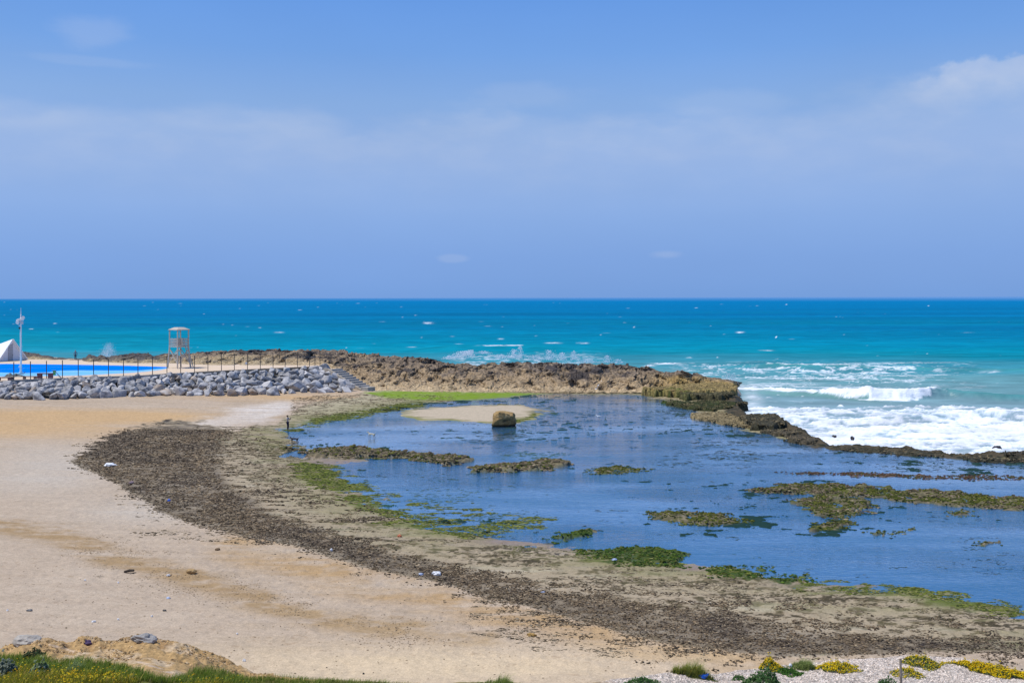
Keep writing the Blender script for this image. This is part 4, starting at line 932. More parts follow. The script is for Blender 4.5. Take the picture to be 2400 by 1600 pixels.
def build_bluff():
    cxs = np.arange(-400, 3000, 2.2); Yr = np.concatenate([np.linspace(12, 21, 30), np.linspace(21.1, 29.6, 330), np.linspace(29.7, 38, 50)])
    A, Y = np.meshgrid((cxs - 1200) / F, Yr); X = A * Y
    z = bluff_z(X, Y); px, py = proj(X, Y, z)
    n = fbm(X * .9, Y * .9, 4, 541); nf = fbm(X * 4, Y * 4, 4, 551); n3 = fbm(X * 14, Y * 14, 2, 561)
    c = np.empty(X.shape + (3,)); c[:] = (.44, .285, .125)
    c = mixc(c, (.27, .165, .075), sm(.1, .8, nf * .8 + n * .4)); c = mixc(c, (.52, .40, .26), sm(.2, .8, -n + nf * .3) * .7)
    c = mixc(c, (.24, .22, .20), np.clip(gau(px, py, 330, 1495, 40, 9) + gau(px, py, 60, 1500, 40, 10), 0, 1) * sm(1508, 1498, py) * .8)
    path = sm(8, 2, line(px * .98, py * .98, [(115,1480),(150,1490),(215,1508),(300,1512),(400,1548)])); c = mixc(c, (.58, .46, .35), path * .7 * np.clip(.6 + nf, 0, 1))
    gr = sm(-4, 10, py - np.interp(px, [a for a, b in GE], [b for a, b in GE]) + n * 5) * (px < 1050)
    c = mixc(c, (.12, .13, .03), gr * np.clip(.85 + nf * .3, 0, 1)); c = mixc(c, (.32, .20, .10), gr * sm(.25, .6, -n) * sm(300, 340, px) * sm(400, 360, px) * .8)
    c = mixc(c, (.16, .14, .05), sm(700, 800, px) * sm(1450, 1300, px) * np.clip(.7 + n, 0, 1))
    gv = sm(-25, 25, px - 1420 + n * 50); g = np.empty_like(c); g[:] = (.40, .35, .295); g = mixc(g, (.24, .21, .18), sm(0, .8, n3)); g = mixc(g, (.55, .49, .43), sm(.1, .8, -n3 + nf * .3)); c = mixc(c, g, gv)
    c = mixc(c, (.40, .32, .22), sm(28.2, 29.5, Y) * gv)
    o = gridmesh('bluff', X, Y, z, MAT['bluff'], np.clip(c * (1 + .12 * nf[..., None]), .005, .85)); tag(o, kind='structure')
build_bluff()
def on_bluff(px, py):
    q = P(px, py, 5.3)
    for i in range(8): q = P(px, py, float(bluff_z(np.array([q.x]), np.array([q.y]))[0]))
    return q

# ------------------------------------------------------------------ loose stuff: blades, flowers, pebbles, seaweed
def blades(n, pts, hgt, wid, col, lean=.35, seg=2):
    """pts (n,3), hgt (n), -> verts, quads, colours : tapered bent strips"""
    a = rng.uniform(0, 6.283, n); b = a + rng.normal(1.57, .3, n); L = rng.normal(0, lean, n) * hgt; wind = .18 * hgt
    side = np.stack([np.cos(a), np.sin(a), np.zeros(n)], 1); dirn = np.stack([np.cos(b), np.sin(b), np.zeros(n)], 1)
    V = []; C = []
    for k in range(seg + 1):
        t = k / seg; ctr = pts + dirn * (L * t * t)[:, None] + np.array([1, .0, 0]) * (wind * t * t)[:, None] + np.array([0, 0, 1]) * (hgt * (t - .12 * t * t))[:, None]
        w_ = wid * (1 - .85 * t)
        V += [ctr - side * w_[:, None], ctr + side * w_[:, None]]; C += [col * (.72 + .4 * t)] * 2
    V = np.stack(V, 1); C = np.stack(C, 1); m = 2 * (seg + 1); base = np.arange(n)[:, None] * m
    Fq = np.concatenate([base + np.array([2 * k, 2 * k + 1, 2 * k + 3, 2 * k + 2]) for k in range(seg)], 0)
    return V.reshape(-1, 3), Fq, C.reshape(-1, 3)
def discs(pts, rad, col, nrm_up=.75, k=6):
    n = len(pts); nv = rng.normal(0, 1, (n, 3)); nv[:, 2] = np.abs(nv[:, 2]) + nrm_up * 2; nv[:, 1] -= .5; nv /= np.linalg.norm(nv, axis=1)[:, None]
    u = np.cross(nv, [0, 1, .01]); u /= np.linalg.norm(u, axis=1)[:, None]; v = np.cross(nv, u)
    V = [pts + nv * (rad * .3)[:, None]]
    for i in range(k): a = i * 6.2832 / k; V.append(pts + (u * math.cos(a) + v * math.sin(a)) * rad[:, None])
    V = np.stack(V, 1); b = np.arange(n)[:, None] * (k + 1)
    Ft = np.concatenate([b + np.array([0, 1 + i, 1 + (i + 1) % k]) for i in range(k)], 0)
    return V.reshape(-1, 3), Ft, np.repeat(col, k + 1, 0)
def pebbles(pts, rad, col, flat=.6, stretch=1.0):
    n = len(pts); base = np.array([(1, 0, 0), (-.9, .2, 0), (.1, 1, 0), (0, -1, .1), (.1, 0, .8), (0, .1, -.8), (.65, .6, .35), (-.6, -.55, .3)])
    f = np.array([(4, 0, 6), (4, 6, 2), (4, 2, 1), (4, 1, 7), (4, 7, 3), (4, 3, 0), (5, 6, 0), (5, 2, 6), (5, 1, 2), (5, 7, 1), (5, 3, 7), (5, 0, 3)])
    a = rng.uniform(0, 6.283, n); j = base[None] * rng.uniform(.65, 1.3, (n, 8, 1)) + rng.normal(0, .12, (n, 8, 3)); j[..., 2] *= flat
    ca, sa = np.cos(a)[:, None], np.sin(a)[:, None]; x = j[..., 0] * ca - j[..., 1] * sa * .8; y = j[..., 0] * sa + j[..., 1] * ca * .8
    V = np.stack([x * stretch, y, j[..., 2]], -1) * rad[:, None, None] + pts[:, None]
    return V.reshape(-1, 3), (np.arange(n)[:, None, None] * 8 + f[None]).reshape(-1, 3), np.repeat(col, 8, 0)
def pal(n, cols, wts=None, jit=.18):
    c = np.array(cols, float)[rng.choice(len(cols), n, p=wts)]; return np.clip(c * (1 + rng.normal(0, jit, (n, 1))), .003, .9)
def scatter_px(n, x0, x1, y0, y1, ok, fn, z0):
    """uniform over ground area: random points on the ground kept where ok(px,py) says so"""
    Y = rng.uniform(y0, y1, n); X = rng.uniform(x0, x1, n); z = fn(X, Y); px, py = proj(X, Y, z); k = ok(px, py, X, Y)
    return np.stack([X, Y, z], 1)[k], px[k], py[k]
ge = lambda px: np.interp(px, [a for a, b in GE], [b for a, b in GE])
def grass():
    p, px, py = scatter_px(120000, -16, -1, 21.5, 27.2, lambda a, b, X, Y: (b > ge(a) + 3 + 7 * fbm(X * 1.3, Y * 1.3, 3, 601)) & (b < 1700) & (a < 1010) & ~((a > 318) & (a < 420) & (b > 1570) & (fbm(X * 2, Y * 2, 3, 603) > .05)), bluff_z, 5)
    n = len(p); cl = fbm(p[:, 0] * 1.1, p[:, 1] * 1.1, 3, 605); low = np.clip((py - ge(px)) / 60, 0, 1)
    h = rng.uniform(.09, .24, n) * (1 + .35 * cl) * np.where(px > 560, .85, 1)
    col = pal(n, [(.16, .235, .026), (.235, .315, .04), (.11, .165, .02), (.40, .40, .13), (.31, .29, .06)], [.33, .27, .2, .1, .1], .2)
    col = np.where((low > .55)[:, None], col * [1.5, 1.1, .9], col)
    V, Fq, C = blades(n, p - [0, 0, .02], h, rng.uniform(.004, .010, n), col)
    tag(rawmesh('grass', V, Fq, MAT['foliage'], None, C), 'green grass with dry seed heads covering the bluff at the bottom left', 'grass', kind='stuff')
    # flowers: dense in the lower strip
    k = (py > ge(px) + 16 + 10 * cl) & (rng.random(n) < np.clip(.003 + .12 * sm(90, 160, px) * sm(480, 330, px) * sm(.42, .8, low) + .035 * sm(.3, .6, low), 0, 1))
    q = p[k] + np.stack([rng.normal(0, .03, k.sum()), rng.normal(0, .03, k.sum()), h[k] * rng.uniform(.55, 1.0, k.sum())], 1)
    V, Ft, C = discs(q, rng.uniform(.010, .021, len(q)), pal(len(q), [(.72, .50, .005), (.62, .36, .004), (.70, .58, .03)], None, .12))
    tag(rawmesh('wild_flowers', V, Ft, MAT['foliage'], None, C), 'small yellow wild flowers scattered through the grass at the bottom left', 'flowers', kind='stuff')
grass()
def gravel():
    p, px, py = scatter_px(60000, 1.5, 16, 23.6, 28.3, lambda a, b, X, Y: (a > 1415 + 40 * fbm(X * 1.5, Y * 1.5, 3, 607)) & (a < 2560) & (b < 1640) & (b > np.interp(a, [q[0] for q in LIP], [q[1] for q in LIP]) - 2), bluff_z, 5)
    n = len(p); V, Ft, C = pebbles(p, rng.uniform(.011, .032, n), pal(n, [(.64, .53, .43), (.78, .67, .56), (.42, .36, .30), (.56, .45, .36), (.20, .17, .15)], [.34, .26, .2, .12, .08], .1))
    tag(rawmesh('gravel', V, Ft, MAT['weed'], None, C), 'pale pinkish white gravel spread over the mound at the bottom right', 'gravel', kind='stuff')
gravel()
def seaweed():
    def ok(px, py, X, Y):
        DX = px * .98; DY = py * .98; nw = fbm(X * .22, Y * .22, 4, 61); nf = fbm(X * 1.3, Y * 1.9, 4, 71)
        s = segd(DX + nf * 16, DY + nw * 10 + nf * 12, BAND, True)
        den = np.clip(sm(12, -10, s) * (.55 + .45 * nf + .25 * nw), 0, 1)
        den = np.maximum(den, sm(70, 5, s) * sm(.22, .6, fbm(X * .9, Y * 1.2, 4, 611)) * sm(1000, 1300, DX) * sm(1330, 1400, DY) * .9)
        inn = (DX > 440) & (DY < 1200); den = np.maximum(den, inn * sm(120, 0, s) * sm(-.1, .7, nf + nw * .5) * .55)
        den = np.maximum(den, sm(34, 3, s) * sm(.3, .65, fbm(X * .7, Y * 1.5, 4, 613)) * .5)
        return rng.random(len(px)) < den
    P_ = []
    for x0, x1, y0, y1, n in ((-45, -8, 58, 112, 150000), (-22, 12, 48, 80, 110000), (-4, 28, 37.5, 56, 130000)):
        p, px, py = scatter_px(n, x0, x1, y0, y1, ok, ground_z, .3); P_.append(p)
    p = np.concatenate(P_); n = len(p); nw = fbm(p[:, 0] * .22, p[:, 1] * .22, 4, 61)
    c = pal(n, [(.215, .155, .092), (.095, .070, .046), (.31, .24, .15), (.032, .024, .016), (.15, .108, .064)], [.22, .25, .16, .17, .2], .2); c = np.where((nw > .25)[:, None], c * [.78, .80, .86], c)
    V, Ft, C = pebbles(p + [0, 0, .015], (.03 + .085 * rng.random(n) ** 2) * np.clip(p[:, 1] / 75, .55, 1.25), c, .62, 1.35)
    tag(rawmesh('seaweed', V, Ft, MAT['weed'], None, C), 'broad curved bank of dried dark seaweed between the sand and the rock shelf', 'seaweed', kind='stuff')
BAND = [(180,1062),(215,1030),(262,1000),(300,985),(390,967),(470,970),(520,985),(505,1010),(478,1050),(500,1105),(565,1165),(690,1206),(790,1238),(890,1262),(1040,1298),(1190,1330),(1345,1360),(1495,1393),(1650,1413),(1800,1430),(2000,1452),(2200,1470),(2420,1482),(2420,1500),(2050,1503),(1850,1508),(1700,1498),(1550,1480),(1400,1440),(1250,1402),(1200,1387),(1130,1370),(1060,1352),(960,1330),(860,1310),(760,1282),(680,1257),(560,1232),(450,1202),(360,1166),(290,1130),(240,1090)]
seaweed()
def water_weed():
    """ragged weed that reaches the lagoon surface, drawn out by the current"""
    zones = [(860,1140,110,26,.8),(960,1180,120,18,.9),(1150,1210,100,12,.9),(1950,1010,420,46,1.0),(2150,1075,320,28,.85),(1650,1040,260,50,.7),(1050,1130,190,42,.85),(1120,1195,170,22,.9),(1130,1005,230,35,.55),(1230,1045,110,14,.9),(1330,950,150,20,.45),(1600,960,150,34,.8),(1900,1130,320,30,.5),(1000,1190,120,20,.6),(1450,1262,120,14,.6),(1700,1300,120,12,.5),(2250,1360,140,14,.35),(1400,1090,200,18,.2),(1600,1195,160,14,.4),(870,1095,80,14,.5),(2150,1235,200,30,.10)]
    def ok(px, py, X, Y):
        DX = px * .98; DY = py * .98; d = np.zeros(px.shape)
        for a, b, c, e, k in zones: d = np.maximum(d, gau(DX, DY, a, b, c, e) * k)
        f = fbm(X * .8, Y * 1.0, 5, 651, .65) * .9 + fbm(X * .14, Y * .2, 3, 653) * .5
        return (segd(X, Y, LAGW, True) < -.2) & (f > 1.05 - 1.32 * np.maximum(d, .19)) & (rng.random(len(px)) < .62)
    P_ = [scatter_px(n, x0, x1, y0, y1, ok, lambda X, Y: X * 0, 0) for n, x0, x1, y0, y1 in ((210000, -26, 52, 70, 145), (170000, -20, 46, 48, 72))]
    p = np.concatenate([q[0] for q in P_]); px = np.concatenate([q[1] for q in P_]); py = np.concatenate([q[2] for q in P_]); n = len(p)
    green = np.clip(gau(px * .98, py * .98, 1080, 1150, 220, 55) + gau(px * .98, py * .98, 1230, 1045, 120, 16) + gau(px * .98, py * .98, 1500, 1280, 400, 25), 0, 1)
    c = pal(n, [(.012, .030, .024), (.020, .042, .030), (.035, .040, .022)], None, .25); c = c * (1 - green[:, None]) + pal(n, [(.030, .070, .016), (.050, .085, .015), (.02, .06, .03)], None, .2) * green[:, None]
    V, Ft, C = pebbles(p + np.array([0, 0, -.004]), (.035 + .12 * rng.random(n) ** 3) * np.clip(p[:, 1] / 85, .6, 1.3), c, .14, 2.2)
    tag(rawmesh('water_weed', V, Ft, MAT['weed'], None, C), 'dark green streaks of weed breaking the surface of the shallow lagoon', 'water weed', kind='stuff')
water_weed()
def green_fringe():
    L_ = [([(715,1085),(760,1105),(800,1128),(850,1160),(930,1188),(1010,1207),(1100,1217),(1225,1206)], 46, .95), ([(900,1150),(1000,1165),(1100,1178),(1200,1192)], 32, .55), ([(1335,1270),(1440,1285),(1545,1293)], 24, .9), ([(1640,1314),(1760,1318),(1850,1330)], 16, .8), ([(1850,1346),(1960,1350),(2080,1356),(2200,1378),(2335,1410)], 30, .95), ([(655,992),(740,966),(830,949),(900,936),(960,929)], 15, .9), ([(640,1035),(690,1025),(760,1030)], 10, .7), ([(1150,972),(1210,962),(1240,945)], 7, .8)]
    def ok(px, py, X, Y):
        DX = px * .98; DY = py * .98; d = np.zeros(px.shape)
        for pts, wd, k in L_: d = np.maximum(d, k * sm(wd * 1.6, wd * .2, line(DX, DY, pts)))
        f = fbm(X * .7, Y * 1.5, 5, 691, .62) * .9 + .3 * fbm(X * .15, Y * .25, 2, 693)
        return (d > .02) & (f > .62 - .95 * d) & (rng.random(len(px)) < .8)
    fz = lambda X, Y: np.maximum(ground_z(X, Y), -.005)
    P_ = [scatter_px(n, x0, x1, y0, y1, ok, fz, 0)[0] for n, x0, x1, y0, y1 in ((150000, -22, 4, 60, 96), (60000, -26, -8, 112, 150), (110000, 3, 30, 44, 62), (30000, -6, 3, 112, 140))]
    p = np.concatenate(P_); n = len(p); c = pal(n, [(.105, .125, .018), (.155, .17, .032), (.055, .075, .012), (.035, .05, .012), (.19, .18, .06)], [.3, .22, .22, .16, .1], .2)
    V, Ft, C = pebbles(p + [0, 0, .004], (.03 + .09 * rng.random(n) ** 2) * np.clip(p[:, 1] / 70, .6, 1.4), c, .35, 2.0)
    tag(rawmesh('green_algae', V, Ft, MAT['weed'], None, C), 'ragged yellow green fringe of algae along the shore of the lagoon', 'algae', kind='stuff')
green_fringe()
def island_growth():
    """knobbly rock and weed tufts that cover the ledges standing out of the lagoon"""
    P_ = []; Cc = []; Rr = []
    for i, (q, h, e) in enumerate(ISLW):
        x0, x1 = min(p.x for p in q), max(p.x for p in q); y0, y1 = min(p.y for p in q), max(p.y for p in q); ar = (x1 - x0) * (y1 - y0)
        if x0 > 60: continue
        m = int(min(26000, ar * 75)); X = rng.uniform(x0 - .8, x1 + .8, m); Y = rng.uniform(y0 - .8, y1 + .8, m)
        s = segd(X, Y, q, True) + .9 * fbm(X * .7, Y * 1.1, 4, 661, .6); z = ground_z(X, Y); n1 = fbm(X * .35, Y * .6, 3, 663)
        k = (s < .25) & (z > -.06) & (fbm(X * 1.3, Y * 2.0, 3, 667) > -.35)
        X, Y, z, s, n1 = X[k], Y[k], z[k], s[k], n1[k]; n = len(X)
        rocky = (i < 2) | ((i in (3, 4)) & (rng.random(n) < np.clip(.45 + n1, 0, 1)))
        c = np.where((rocky & (rng.random(n) < (.75 if i < 2 else .8)))[:, None], pal(n, [(.16, .125, .075), (.10, .08, .05), (.24, .19, .12), (.05, .045, .028)], [.35, .3, .15, .2]), pal(n, [(.085, .095, .014), (.055, .070, .012), (.12, .12, .02), (.035, .045, .012)]))
        if i == 11: c = pal(n, [(.10, .05, .032), (.07, .045, .025), (.06, .065, .02)])
        if i in (7, 8, 9, 10): c = pal(n, [(.035, .075, .010), (.06, .10, .012), (.025, .05, .01), (.09, .11, .02)])
        r = rng.uniform(.05, .15, n) * np.where(rocky, 1.15, .9) * (1.25 if i < 2 else .85)
        P_.append(np.stack([X, Y, np.maximum(z, -.02) + .02], 1)); Cc.append(c); Rr.append(r)
    p = np.concatenate(P_); V, Ft, C = pebbles(p, np.concatenate(Rr), np.concatenate(Cc), .7, 1.25)
    tag(rawmesh('reef_growth', V, Ft, MAT['weed'], None, C), 'knobbly weed and shell growth covering the low reef ledges in the lagoon', 'reef growth', kind='stuff')
island_growth()
def shelf_growth():
    """low algae crust over the rock shelf between seaweed and water"""
    def ok(px, py, X, Y):
        wx_ = (px * .98 < 668) & (px * .98 > 380) & (py * .98 < 978) & (py * .98 > 915)
        dl = segd(X + fbm(X * .35, Y * .35, 3, 3) * .9, Y + fbm(X * .35, Y * .35, 3, 8) * .9, LAGW, True)
        f = fbm(X * .5, Y * 2.0, 4, 671, .6) + .35 * fbm(X * .12, Y * .2, 2, 673)
        return ~wx_ & (wetsand(px * .98, py * .98) < .35) & (dl > -.5) & (dl < 17) & (f > .22) & (segd(px * .98, py * .98, BAND, True) > -15) & (py < 1545)
    P_ = [scatter_px(n, x0, x1, y0, y1, ok, ground_z, .1) for n, x0, x1, y0, y1 in ((110000, -42, 5, 60, 118), (30000, -34, -8, 112, 152), (90000, -2, 34, 38, 64))]
    p = np.concatenate([q[0] for q in P_]); n = len(p); dl = segd(p[:, 0], p[:, 1], LAGW, True); t = np.clip(1 - dl / 5, 0, 1) * np.clip(.6 + fbm(p[:, 0] * .4, p[:, 1] * .5, 3, 675), 0, 1)
    c = pal(n, [(.25, .19, .12), (.095, .072, .040), (.34, .275, .185), (.045, .034, .020)], [.3, .25, .2, .25], .2) * (1 - t[:, None]) + pal(n, [(.085, .105, .018), (.12, .14, .03), (.055, .065, .015)], None, .2) * t[:, None]
    V, Ft, C = pebbles(p + [0, 0, .004], (.03 + .07 * rng.random(n) ** 2) * np.clip(p[:, 1] / 70, .55, 1.4), c, .40, 1.9)
    tag(rawmesh('shelf_algae', V, Ft, MAT['weed'], None, C), 'thin brown and green algae crust streaked over the flat rock shelf', 'algae', kind='stuff')
shelf_growth()
def rim_rubble():
    """knobs and shells over the reef ledge and rim, and clods on the clay bank"""
    P_ = []; Cc = []; Rr = []
    for q, h, e, col in LEDGE:
        W = ledge_pts(q, h); x0, x1 = min(p.x for p in W), max(p.x for p in W); y0, y1 = min(p.y for p in W), max(p.y for p in W)
        if x0 > 58: continue
        m = int((x1 - x0) * (y1 - y0) * 40); X = rng.uniform(x0, x1, m); Y = rng.uniform(y0, y1, m); s = segd(X, Y, W, True); k = (s < -.05) & (fbm(X * .9, Y * .9, 3, 681) > -.1)
        X, Y = X[k], Y[k]; n = len(X); c = pal(n, [(.24, .18, .095), (.05, .045, .03), (.12, .10, .055), (.33, .25, .13), (.025, .025, .018)], [.22, .25, .25, .1, .18]) * .5 + np.array(col) * .5
        n0 = fbm(X * .8, Y * .8, 3, 61); P_.append(np.stack([X, Y, np.full(n, h * .92) + rng.normal(0, .06, n)], 1)); Cc.append(c); Rr.append(rng.uniform(.06, .22, n) * min(1.2, .6 + h * .5))
    p = np.concatenate(P_); V, Ft, C = pebbles(p, np.concatenate(Rr), np.concatenate(Cc), .75, 1.15)
    tag(rawmesh('reef_rubble', V, Ft, MAT['weed'], None, C), 'knobbly broken rock crust over the reef ledge and its seaward rim', 'reef rubble', kind='stuff')
    p, px, py = scatter_px(26000, -15, -5, 24.5, 28.2, lambda a, b, X, Y: (a < 680) & (b < ge(a) + 4) & (fbm(X * 1.1, Y * 1.4, 3, 683) > -.05) & (rng.random(len(a)) < .5), bluff_z, 5)
    n = len(p); V, Ft, C = pebbles(p, .012 + .05 * rng.random(n) ** 3, pal(n, [(.45, .29, .13), (.34, .22, .10), (.20, .125, .06), (.52, .38, .22)], None, .15), .7)
    tag(rawmesh('clay_clods', V, Ft, MAT['weed'], None, C), 'orange brown clods crumbling over the clay bank at the bottom left', 'clay clods', kind='stuff')
rim_rubble()
def sand_debris():
    def ok(px, py, X, Y):
        DX = px * .98; DY = py * .98
        l1 = line(DX, DY + 9 * fbm(X * .3, Y * .3, 3, 61), [(0,1205),(120,1228),(300,1285),(480,1345),(600,1385),(760,1430),(900,1455),(1100,1440),(1300,1430),(1600,1480)])
        return rng.random(len(px)) < np.clip(sm(120, 5, l1) * (.35 + 1.2 * fbm(X * .6, Y * .8, 4, 617)) + .035, 0, 1)
    p, px, py = scatter_px(52000, -26, 10, 34, 64, ok, ground_z, 1); n = len(p)
    V, Ft, C = pebbles(p + [0, 0, .004], rng.uniform(.016, .055, n), pal(n, [(.25, .17, .095), (.33, .24, .145), (.14, .10, .065), (.40, .31, .20)], None, .15), .45)
    tag(rawmesh('beach_debris', V, Ft, MAT['weed'], None, C), 'scattered brown wrack crumbs along the drift line on the dry sand', 'beach debris', kind='stuff')
sand_debris()

# ------------------------------------------------------------------ plants on the bluff, each a thing
def clump(name, px, py, wpx, hpx, label, cat, cols, n=900, leaf=(.012, .035), flower=None, fdens=0, stems=0, group=None, depth=.75, tall=False, skew=0.0):
    b = on_bluff(px, py); s = b.y / F; rx = wpx / 2 * s; ry = rx * depth; hh = hpx * s
    o = thing(name, b, label, cat, group)
    a = rng.uniform(0, 6.283, n); r = np.sqrt(rng.random(n)) * (1 + .38 * vn(np.cos(a) * 2.2 + px, np.sin(a) * 2.2, 3)); x = np.cos(a) * r * rx; y = np.sin(a) * r * ry + skew * x
    gz = bluff_z(b.x + x, b.y + y) - b.z
    top = hh * np.clip(1 - r ** 1.7, .06, 1) * (1 + .55 * vn(x * 7 + px, y * 7, 8) + .25 * vn(x * 19 + px, y * 19, 18)); top = np.where(rng.random(n) < .06, top * 1.35 + .02, np.maximum(top, .01))
    z = gz + top * rng.uniform(.25, 1, n) ** .6
    pts = np.stack([x, y, z], 1); col = pal(n, cols, None, .2)
    if tall:
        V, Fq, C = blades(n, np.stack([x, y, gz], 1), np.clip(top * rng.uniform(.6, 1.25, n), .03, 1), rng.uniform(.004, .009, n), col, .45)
        rawmesh('leaves', V, Fq, MAT['foliage'], o, C)['kind'] = 'stuff'
    else:
        V, Ft, C = discs(pts, rng.uniform(leaf[0], leaf[1], n), col, .25, 4); rawmesh('leaves', V, Ft, MAT['foliage'], o, C)['kind'] = 'stuff'
    if stems:
        m = MB()
        for i in range(stems):
            q = pts[rng.integers(n)]; m.beam((q[0] * .25, q[1] * .25, -.03), q, .010)
        m.build('stems', plain('plant_stems', (.12, .10, .045), .8), o)
    if flower is not None:
        m = int(n * fdens); i = rng.integers(0, n, m); q = pts[i].copy(); q[:, 2] = (gz + top)[i] * 1.0 + rng.uniform(-.01, .03, m)
        V, Ft, C = discs(q, rng.uniform(.010, .020, m), pal(m, flower, None, .1), .8); rawmesh('flowers', V, Ft, MAT['foliage'], o, C)['kind'] = 'stuff'
YEL = [(.78, .56, .004), (.70, .45, .003), (.80, .63, .02)]; GRN = [(.15, .20, .035), (.22, .26, .06), (.11, .15, .03), (.30, .30, .10)]; DGR = [(.075, .16, .045), (.12, .22, .065), (.05, .10, .03)]
clump('flowering_plant', 1803, 1564, 54, 17, 'round yellow flowering cushion beside the pale green grass tuft', 'plant', GRN, 900, (.012, .03), YEL, .75)
clump('grass_tuft', 1881, 1564, 62, 24, 'pale green grass tuft between the two yellow flower cushions', 'grass tuft', [(.27, .34, .09), (.38, .42, .15), (.18, .24, .06)], 1700, tall=True)
clump('flowering_plant', 1960, 1568, 100, 13, 'wide yellow flowering cushion in the middle of the gravel right of the grass tuft', 'plant', GRN, 1300, (.012, .03), YEL, .9)
clump('flowering_plant', 2158, 1556, 92, 14, 'yellow and green flowering cushion on the crest of the gravel right of the post', 'plant', GRN, 1300, (.012, .03), YEL, .40)
clump('flowering_plant', 2126, 1578, 66, 10, 'small sparse yellow flowering cushion behind the foot of the weathered post', 'plant', GRN, 700, (.010, .026), YEL, .55)
clump('flowering_plant', 2330, 1577, 170, 15, 'long bright yellow flower strip running down to the right edge of the gravel', 'plant', GRN, 3000, (.012, .03), YEL, 1.2, depth=.42, skew=-.62)
clump('creeping_plant', 1846, 1577, 58, 9, 'flat bright green leafy mat below the pale grass tuft', 'plant', [(.06, .16, .02), (.09, .21, .03), (.04, .10, .015)], 800, (.014, .03))
clump('shrub', 1786, 1610, 110, 34, 'dark green spiky shrub rising from the bottom edge of the gravel', 'shrub', DGR, 1500, (.014, .034), stems=14)
clump('shrub', 1500, 1606, 74, 16, 'dark green low shrub at the left edge of the gravel mound', 'shrub', DGR, 900, (.014, .03), stems=8)
clump('grass_tuft', 1618, 1581, 112, 33, 'large yellow green bushy tuft behind the blue bag', 'grass tuft', [(.22, .27, .045), (.33, .36, .08), (.45, .40, .09), (.14, .18, .03)], 2600, tall=True, depth=.32)
clump('grass_tuft', 1170, 1606, 90, 22, 'green grass tuft at the bottom edge in the middle of the sand', 'grass tuft', [(.19, .26, .045), (.30, .36, .09)], 1500, tall=True)
clump('shrub', 2080, 1614, 70, 20, 'dark green weed at the bottom edge left of the post foot', 'shrub', DGR, 700, (.014, .03), stems=6)
clump('lavender_flower_plant', 1474, 1578, 26, 8, 'tiny purple flowering plant on the left edge of the gravel', 'plant', [(.22, .15, .26), (.12, .13, .06), (.30, .19, .36)], 200, (.008, .02))
clump('creeping_plant', 1730, 1590, 34, 7, 'small dark green mat left of the spiky shrub', 'plant', DGR, 260, (.012, .026))
clump('creeping_plant', 2172, 1560, 22, 6, 'tiny dark green mat in front of the crest flower cushion', 'plant', DGR, 160, (.010, .02))
SIL = [(.22, .25, .18), (.30, .33, .25), (.14, .17, .11)]; PLG = [(.30, .36, .13), (.22, .30, .09), (.38, .42, .20)]
clump('silvery_plant', 14, 1584, 60, 40, 'silvery grey leafed plant at the far left of the bluff', 'plant', SIL, 900, (.02, .045), stems=8)
clump('silvery_plant', 90, 1582, 58, 30, 'grey green leafy plant second from the left on the bluff', 'plant', SIL + PLG, 800, (.02, .042), stems=8)
clump('spiky_plant', 168, 1576, 74, 30, 'pale green spiky plant with long leaves standing above the yellow flowers', 'plant', PLG, 420, tall=True)
clump('dark_weed_plant', 72, 1548, 60, 18, 'dark green seeding weed along the top edge of the grass at the left', 'plant', [(.06, .09, .03), (.10, .13, .05), (.05, .05, .02)], 700, (.012, .03), stems=10)

# weathered post on the gravel
def post():
    b = on_bluff(2110, 1606); s = b.y / F; hgt = 62 * s
    o = thing('wooden_post', b, 'thin weathered grey wooden post standing in the gravel', 'post')
    m, t, bs, oo = newmat('weathered_post'); p = objc(t); n = noise(t, p, 9, 5, .6, (4, 4, .7)); t.links.new(MIX(t, MR(t, n, .35, .65), (.20, .15, .105), (.38, .31, .24)), bs.inputs['Base Color']); bump(t, bs, n, .5, .01)
    mb = MB(); mb.cyl((0, 0, -.1), (-.005, 0, hgt * .5), .034, .033, 10); mb.cyl((-.005, 0, hgt * .5), (-.02, 0, hgt), .033, .028, 10); mb.build('shaft', m, o)
    MB().cyl((-.02, 0, hgt), (-.022, 0, hgt + .012), .027, .02, 10).build('split_top', plain('cut_wood', (.12, .09, .065), .9), o)
post()

# ------------------------------------------------------------------ litter, stones and driftwood
def lump_mesh(name, c, sx, sy, sz, mat, seed, rough=.3, loc=(0, 0, 0), rz=0, parent=None):
    bm = bmesh.new(); bmesh.ops.create_icosphere(bm, subdivisions=3, radius=1); v = np.array([q.co for q in bm.verts]); f = np.array([[w_.index for w_ in q.verts] for q in bm.faces]); bm.free()
    d = 1 + rough * fbm(v[:, 0] * 1.7 + seed, v[:, 1] * 1.7 + v[:, 2] * 1.3, 4, seed) + rough * .5 * (np.abs(vn(v[:, 0] * 3.5 + seed, v[:, 2] * 3 + v[:, 1] * 3, seed + 3)) - .3)
    v = v * d[:, None] * [sx, sy, sz]; o = rawmesh(name, v, f, mat, parent, None, False, loc); o.rotation_euler[2] = rz; return o
M_plw = plain('white_plastic', (.78, .79, .80), .45, .4, .06, 4); M_plb = plain('blue_plastic', (.01, .13, .62), .4, .4, .12, 4); M_plg = plain('pale_blue_plastic', (.48, .55, .70), .4, .4, .1, 4)
def litter(name, px, py, wpx, hpx, label, cat, mat, fn=on_ground, seed=1, flat=1.0, rough=.45, group=None):
    b = fn(px, py); s = b.y / F; w_ = wpx * s / 2; h_ = hpx * s / 2 * flat
    o = lump_mesh(name, 0, w_, w_ * .6, h_ * 1.25, mat, seed, rough, (b.x, b.y, b.z + h_ * .7), rng.uniform(-.3, .3)); return tag(o, label, cat, group)
